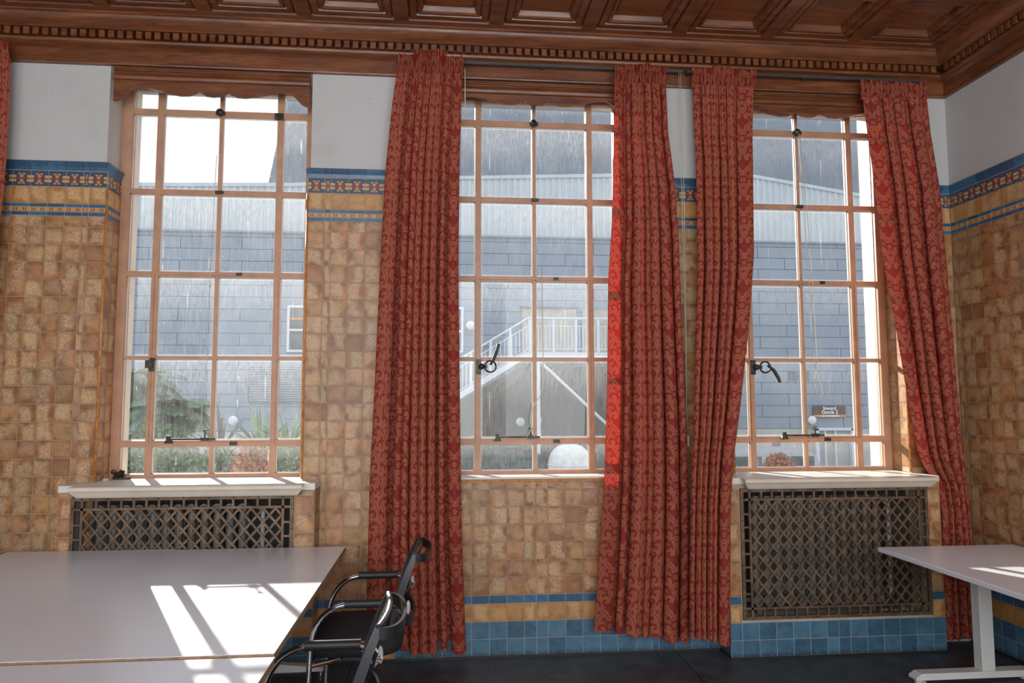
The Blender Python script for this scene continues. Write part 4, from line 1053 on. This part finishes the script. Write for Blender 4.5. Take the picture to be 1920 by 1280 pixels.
x = -1.6; b0 = None
while x < 7.6:
    zz_ = sz(x) if x < SX1 else SZ
    if b0 is None: b0 = MB().box(x-.011, x+.011, 18.02, 18.04, zz_+.10, zz_+RH-.22).build('baluster', M_STEEL, sr); bx_, bz_ = x, zz_
    else: q = b0.copy(); COL.objects.link(q); q.parent = sr; q.location = (x-bx_, 0, zz_-bz_)
    x += .118
MB().box(2.87, 3.06, 18.1, 18.3, GZ, SZ-.19).build('column', M_STEEL, sr)
MB().box(8.2, 8.39, 18.1, 18.3, GZ, SZ-.19).build('column', M_STEEL, sr)
MB().tube([(3.0, 18.2, 2.95), (6.9, 18.2, -.7)], .05, 8).build('diagonal_brace', M_STEEL, sr)
MB().tube([(2.9, 18.6, 2.95), (-.3, 18.6, -.9)], .035, 8).build('diagonal_brace', M_CONC, sr)
# yard: tank, cars, fence
dm_ = empty('storage_tank', (3.09, 13, GZ), 'white dome-topped tank seen low in the middle window', 'tank')
m = MB(); rows = []
for (r_, z_) in [(.53, GZ), (.53, .10), (.515, .22), (.47, .36), (.40, .46), (.29, .55), (.15, .60), (.01, .615)]:
    rows.append([(3.09+r_*math.cos(2*PI*j/28), 13+r_*math.sin(2*PI*j/28), z_) for j in range(29)])
m.grid(rows); m.build('shell', M_DOME, dm_, smooth=True)
MB().tube([(3.09+.535*math.cos(2*PI*j/28), 13+.535*math.sin(2*PI*j/28), .10) for j in range(29)], .012, 6, False).build('rim', M_STEEL, dm_)
def car(label, cx, cy, hgt, ln, mt):
    c = empty('parked_car', (cx, cy, GZ), label, 'car'); h = hgt
    low = [(cx-ln/2, GZ+.25), (cx+ln/2, GZ+.25), (cx+ln/2, GZ+.65), (cx+ln/2-.1, GZ+.80), (cx-ln/2+.1, GZ+.80), (cx-ln/2, GZ+.65)]
    MB().prism(low, 'y', cy-.8, cy+.8).build('body', mt, c)
    a, b = cx-ln*.32, cx+ln*.38
    cab = [(a-.3, GZ+.80), (b+.15, GZ+.80), (b-.05, h-.12), (b-.25, h-.03), ((a+b)/2, h), (a+.25, h-.03), (a+.05, h-.12)]
    MB().prism(cab, 'y', cy-.7, cy+.7).build('cabin', mt, c)
    for (p, q) in ((a+.10, (a+b)/2-.05), ((a+b)/2+.05, b-.1)):
        MB().prism([(p-.1, GZ+.86), (q, GZ+.86), (q, h-.16), (p+.06, h-.16)], 'y', cy-.712, cy-.701).build('side_window', M_WINGLASS, c)
    for x in (cx-ln*.32, cx+ln*.32):
        for y_ in (cy-.78, cy+.60): MB().tube([(x, y_, GZ+.31), (x, y_+.18, GZ+.31)], .31, 16).build('wheel', M_PLASTIC, c)
    return c
car('dark green car parked beyond the middle window', 1.35, 14.5, .32, 3.6, M_CAR)
car('pale grey van parked beyond the right window', 8.6, 15.5, .28, 4.4, M_CAR2)
fn = empty('yard_fence', (3, 11.5, GZ), 'low white paling fence crossing the yard outside', 'fence')
for z in (-.08, -.75): MB().box(.2, 9.2, 11.5, 11.54, z-.03, z+.03).build('rail', M_STEEL, fn)
x = .3; p0 = None
while x < 9.2:
    if p0 is None: p0 = MB().box(x-.012, x+.012, 11.48, 11.50, GZ, -.06).build('paling', M_STEEL, fn); fx = x
    else: q = p0.copy(); COL.objects.link(q); q.parent = fn; q.location = (x-fx, 0, 0)
    x += .10
for x in (.5, 1.35, 2.9, 4.2, 5.8, 7.4, 9.0): MB().box(x-.035, x+.035, 11.48, 11.56, GZ, .12).build('post', M_STEEL, fn)
# plants
def frond(b, base, ang, length, rise, droop, rr, leaf=.30, n=30):
    pts = []
    for i in range(n+1):
        t = i/n; pts.append(Vector((base[0]+math.cos(ang)*length*t, base[1]+math.sin(ang)*length*t, base[2]+rise*t-droop*t*t)))
    b.tube([tuple(p) for p in pts[::3]], .012, 5)
    for i in range(2, n):
        p = pts[i]; d_ = (pts[i+1]-pts[i-1]).normalized(); s_ = d_.cross(Vector((0,0,1))).normalized(); l = leaf*math.sin(PI*(i/n)**.8)+.06
        for q in (-1, 1):
            tip = p + s_*q*l*.85 + d_*l*.45 + Vector((0,0,-l*.35)); w_ = d_*.030
            k_ = len(b.v); b.v += [tuple(p-w_), tuple(p+w_), tuple(lerp(p, tip, .6)+w_*.8), tuple(tip)]; b.f += [(k_, k_+1, k_+2, k_+3)]
def palm(label, x, y, zc_, nf, ln, seed, m=M_LEAF2):
    rr = random.Random(seed); p = empty('palm', (x, y, GZ), label, 'palm')
    MB().tube([(x, y, GZ), (x+.02, y, lerp(GZ, zc_, .5)), (x, y, zc_)], [.16, .13, .11], 10).build('trunk', M_BARK, p)
    b = MB()
    for k_ in range(nf): frond(b, (x, y, zc_), 2*PI*k_/nf + rr.uniform(-.2, .2), ln*rr.uniform(.8, 1.1), ln*rr.uniform(.35, 1.0), ln*rr.uniform(.6, 1.1), rr)
    b.build('fronds', m, p)
palm('large feathery palm at the left edge of the left window', -5.75, 9.2, 1.85, 44, 1.15, 4)
palm('smaller drooping palm in the lower left panes of the left window', -4.55, 8.2, 1.45, 40, .78, 6)
def spiky(label, x, y, z0, n, ln, seed, m):
    rr = random.Random(seed); p = empty('spiky_plant', (x, y, GZ), label, 'plant')
    MB().tube([(x, y, GZ), (x, y, z0+.05)], [.07, .05], 8).build('stem', M_BARK, p); b = MB()
    for k_ in range(n):
        a = 2*PI*k_/n + rr.uniform(-.3, .3); l = ln*rr.uniform(.6, 1.05); e_ = rr.uniform(.3, 1.35); w_ = .028
        d_ = Vector((math.cos(a)*math.cos(e_), math.sin(a)*math.cos(e_), math.sin(e_))); s_ = d_.cross(Vector((0,0,1))).normalized()*w_
        p0_ = Vector((x, y, z0)); k0 = len(b.v); mid_ = p0_+d_*l*.55; tip = p0_+d_*l - Vector((0,0,.08*l))
        b.v += [tuple(p0_-s_*.6), tuple(p0_+s_*.6), tuple(mid_+s_), tuple(mid_-s_), tuple(tip)]; b.f += [(k0, k0+1, k0+2, k0+3), (k0+3, k0+2, k0+4)]
    b.build('leaves', m, p)
spiky('green cordyline with upright sword leaves outside the left window', -3.05, 8.2, .75, 34, 1.2, 9, M_LEAF3)
spiky('green cordyline at the right edge of the left window', -2.45, 7.6, .70, 40, 1.05, 10, M_LEAF3)
spiky('dark reddish cordyline in the middle of the left window', -3.75, 8.4, .75, 24, .95, 12, M_BARK)
def shrub(label, x, y, rx, ry, rz, z0, n, seed, m):
    rr = random.Random(seed); p = empty('shrub', (x, y, GZ), label, 'shrub'); b = MB()
    for _ in range(n):
        a, e_, q = rr.uniform(0, 2*PI), math.asin(rr.uniform(-1, 1)), rr.uniform(.55, 1)**.5
        c = Vector((x+rx*q*math.cos(a)*math.cos(e_), y+ry*q*math.sin(a)*math.cos(e_), z0+rz*q*math.sin(e_)))
        d_ = Vector((rr.uniform(-1,1), rr.uniform(-1,1), rr.uniform(-.4,1))).normalized(); s_ = d_.cross(Vector((rr.uniform(-1,1), rr.uniform(-1,1), .3))).normalized(); l = rr.uniform(.07, .14)
        k0 = len(b.v); b.v += [tuple(c), tuple(c+d_*l*.5+s_*l*.28), tuple(c+d_*l), tuple(c+d_*l*.5-s_*l*.28)]; b.f += [(k0, k0+1, k0+2, k0+3)]
    b.build('foliage', m, p)
    st = MB()
    for q in range(4): st.tube([(x+.05*q-.08, y, GZ), (x+rx*.4*(q-1.5)/1.5, y, z0)], [.025, .012], 6)
    st.build('stems', M_BARK, p)
shrub('large green leafy shrub in the left window, under the palms', -4.35, 7.2, .62, .5, .62, .62, 3000, 21, M_LEAF)
shrub('green leafy shrub low in the left window, beside the rust-coloured one', -3.35, 7.0, .55, .45, .45, .42, 1500, 22, M_LEAF)
shrub('rust-coloured leafy shrub low in the left window', -2.78, 6.6, .28, .3, .38, .55, 900, 23, M_RUST)
shrub('green leafy shrub low at the right of the left window', -2.1, 7.0, .5, .45, .45, .50, 1500, 24, M_LEAF)
shrub('brown dry shrub low in the right window', 8.1, 12.5, .32, .3, .40, -.05, 900, 25, M_RUST)
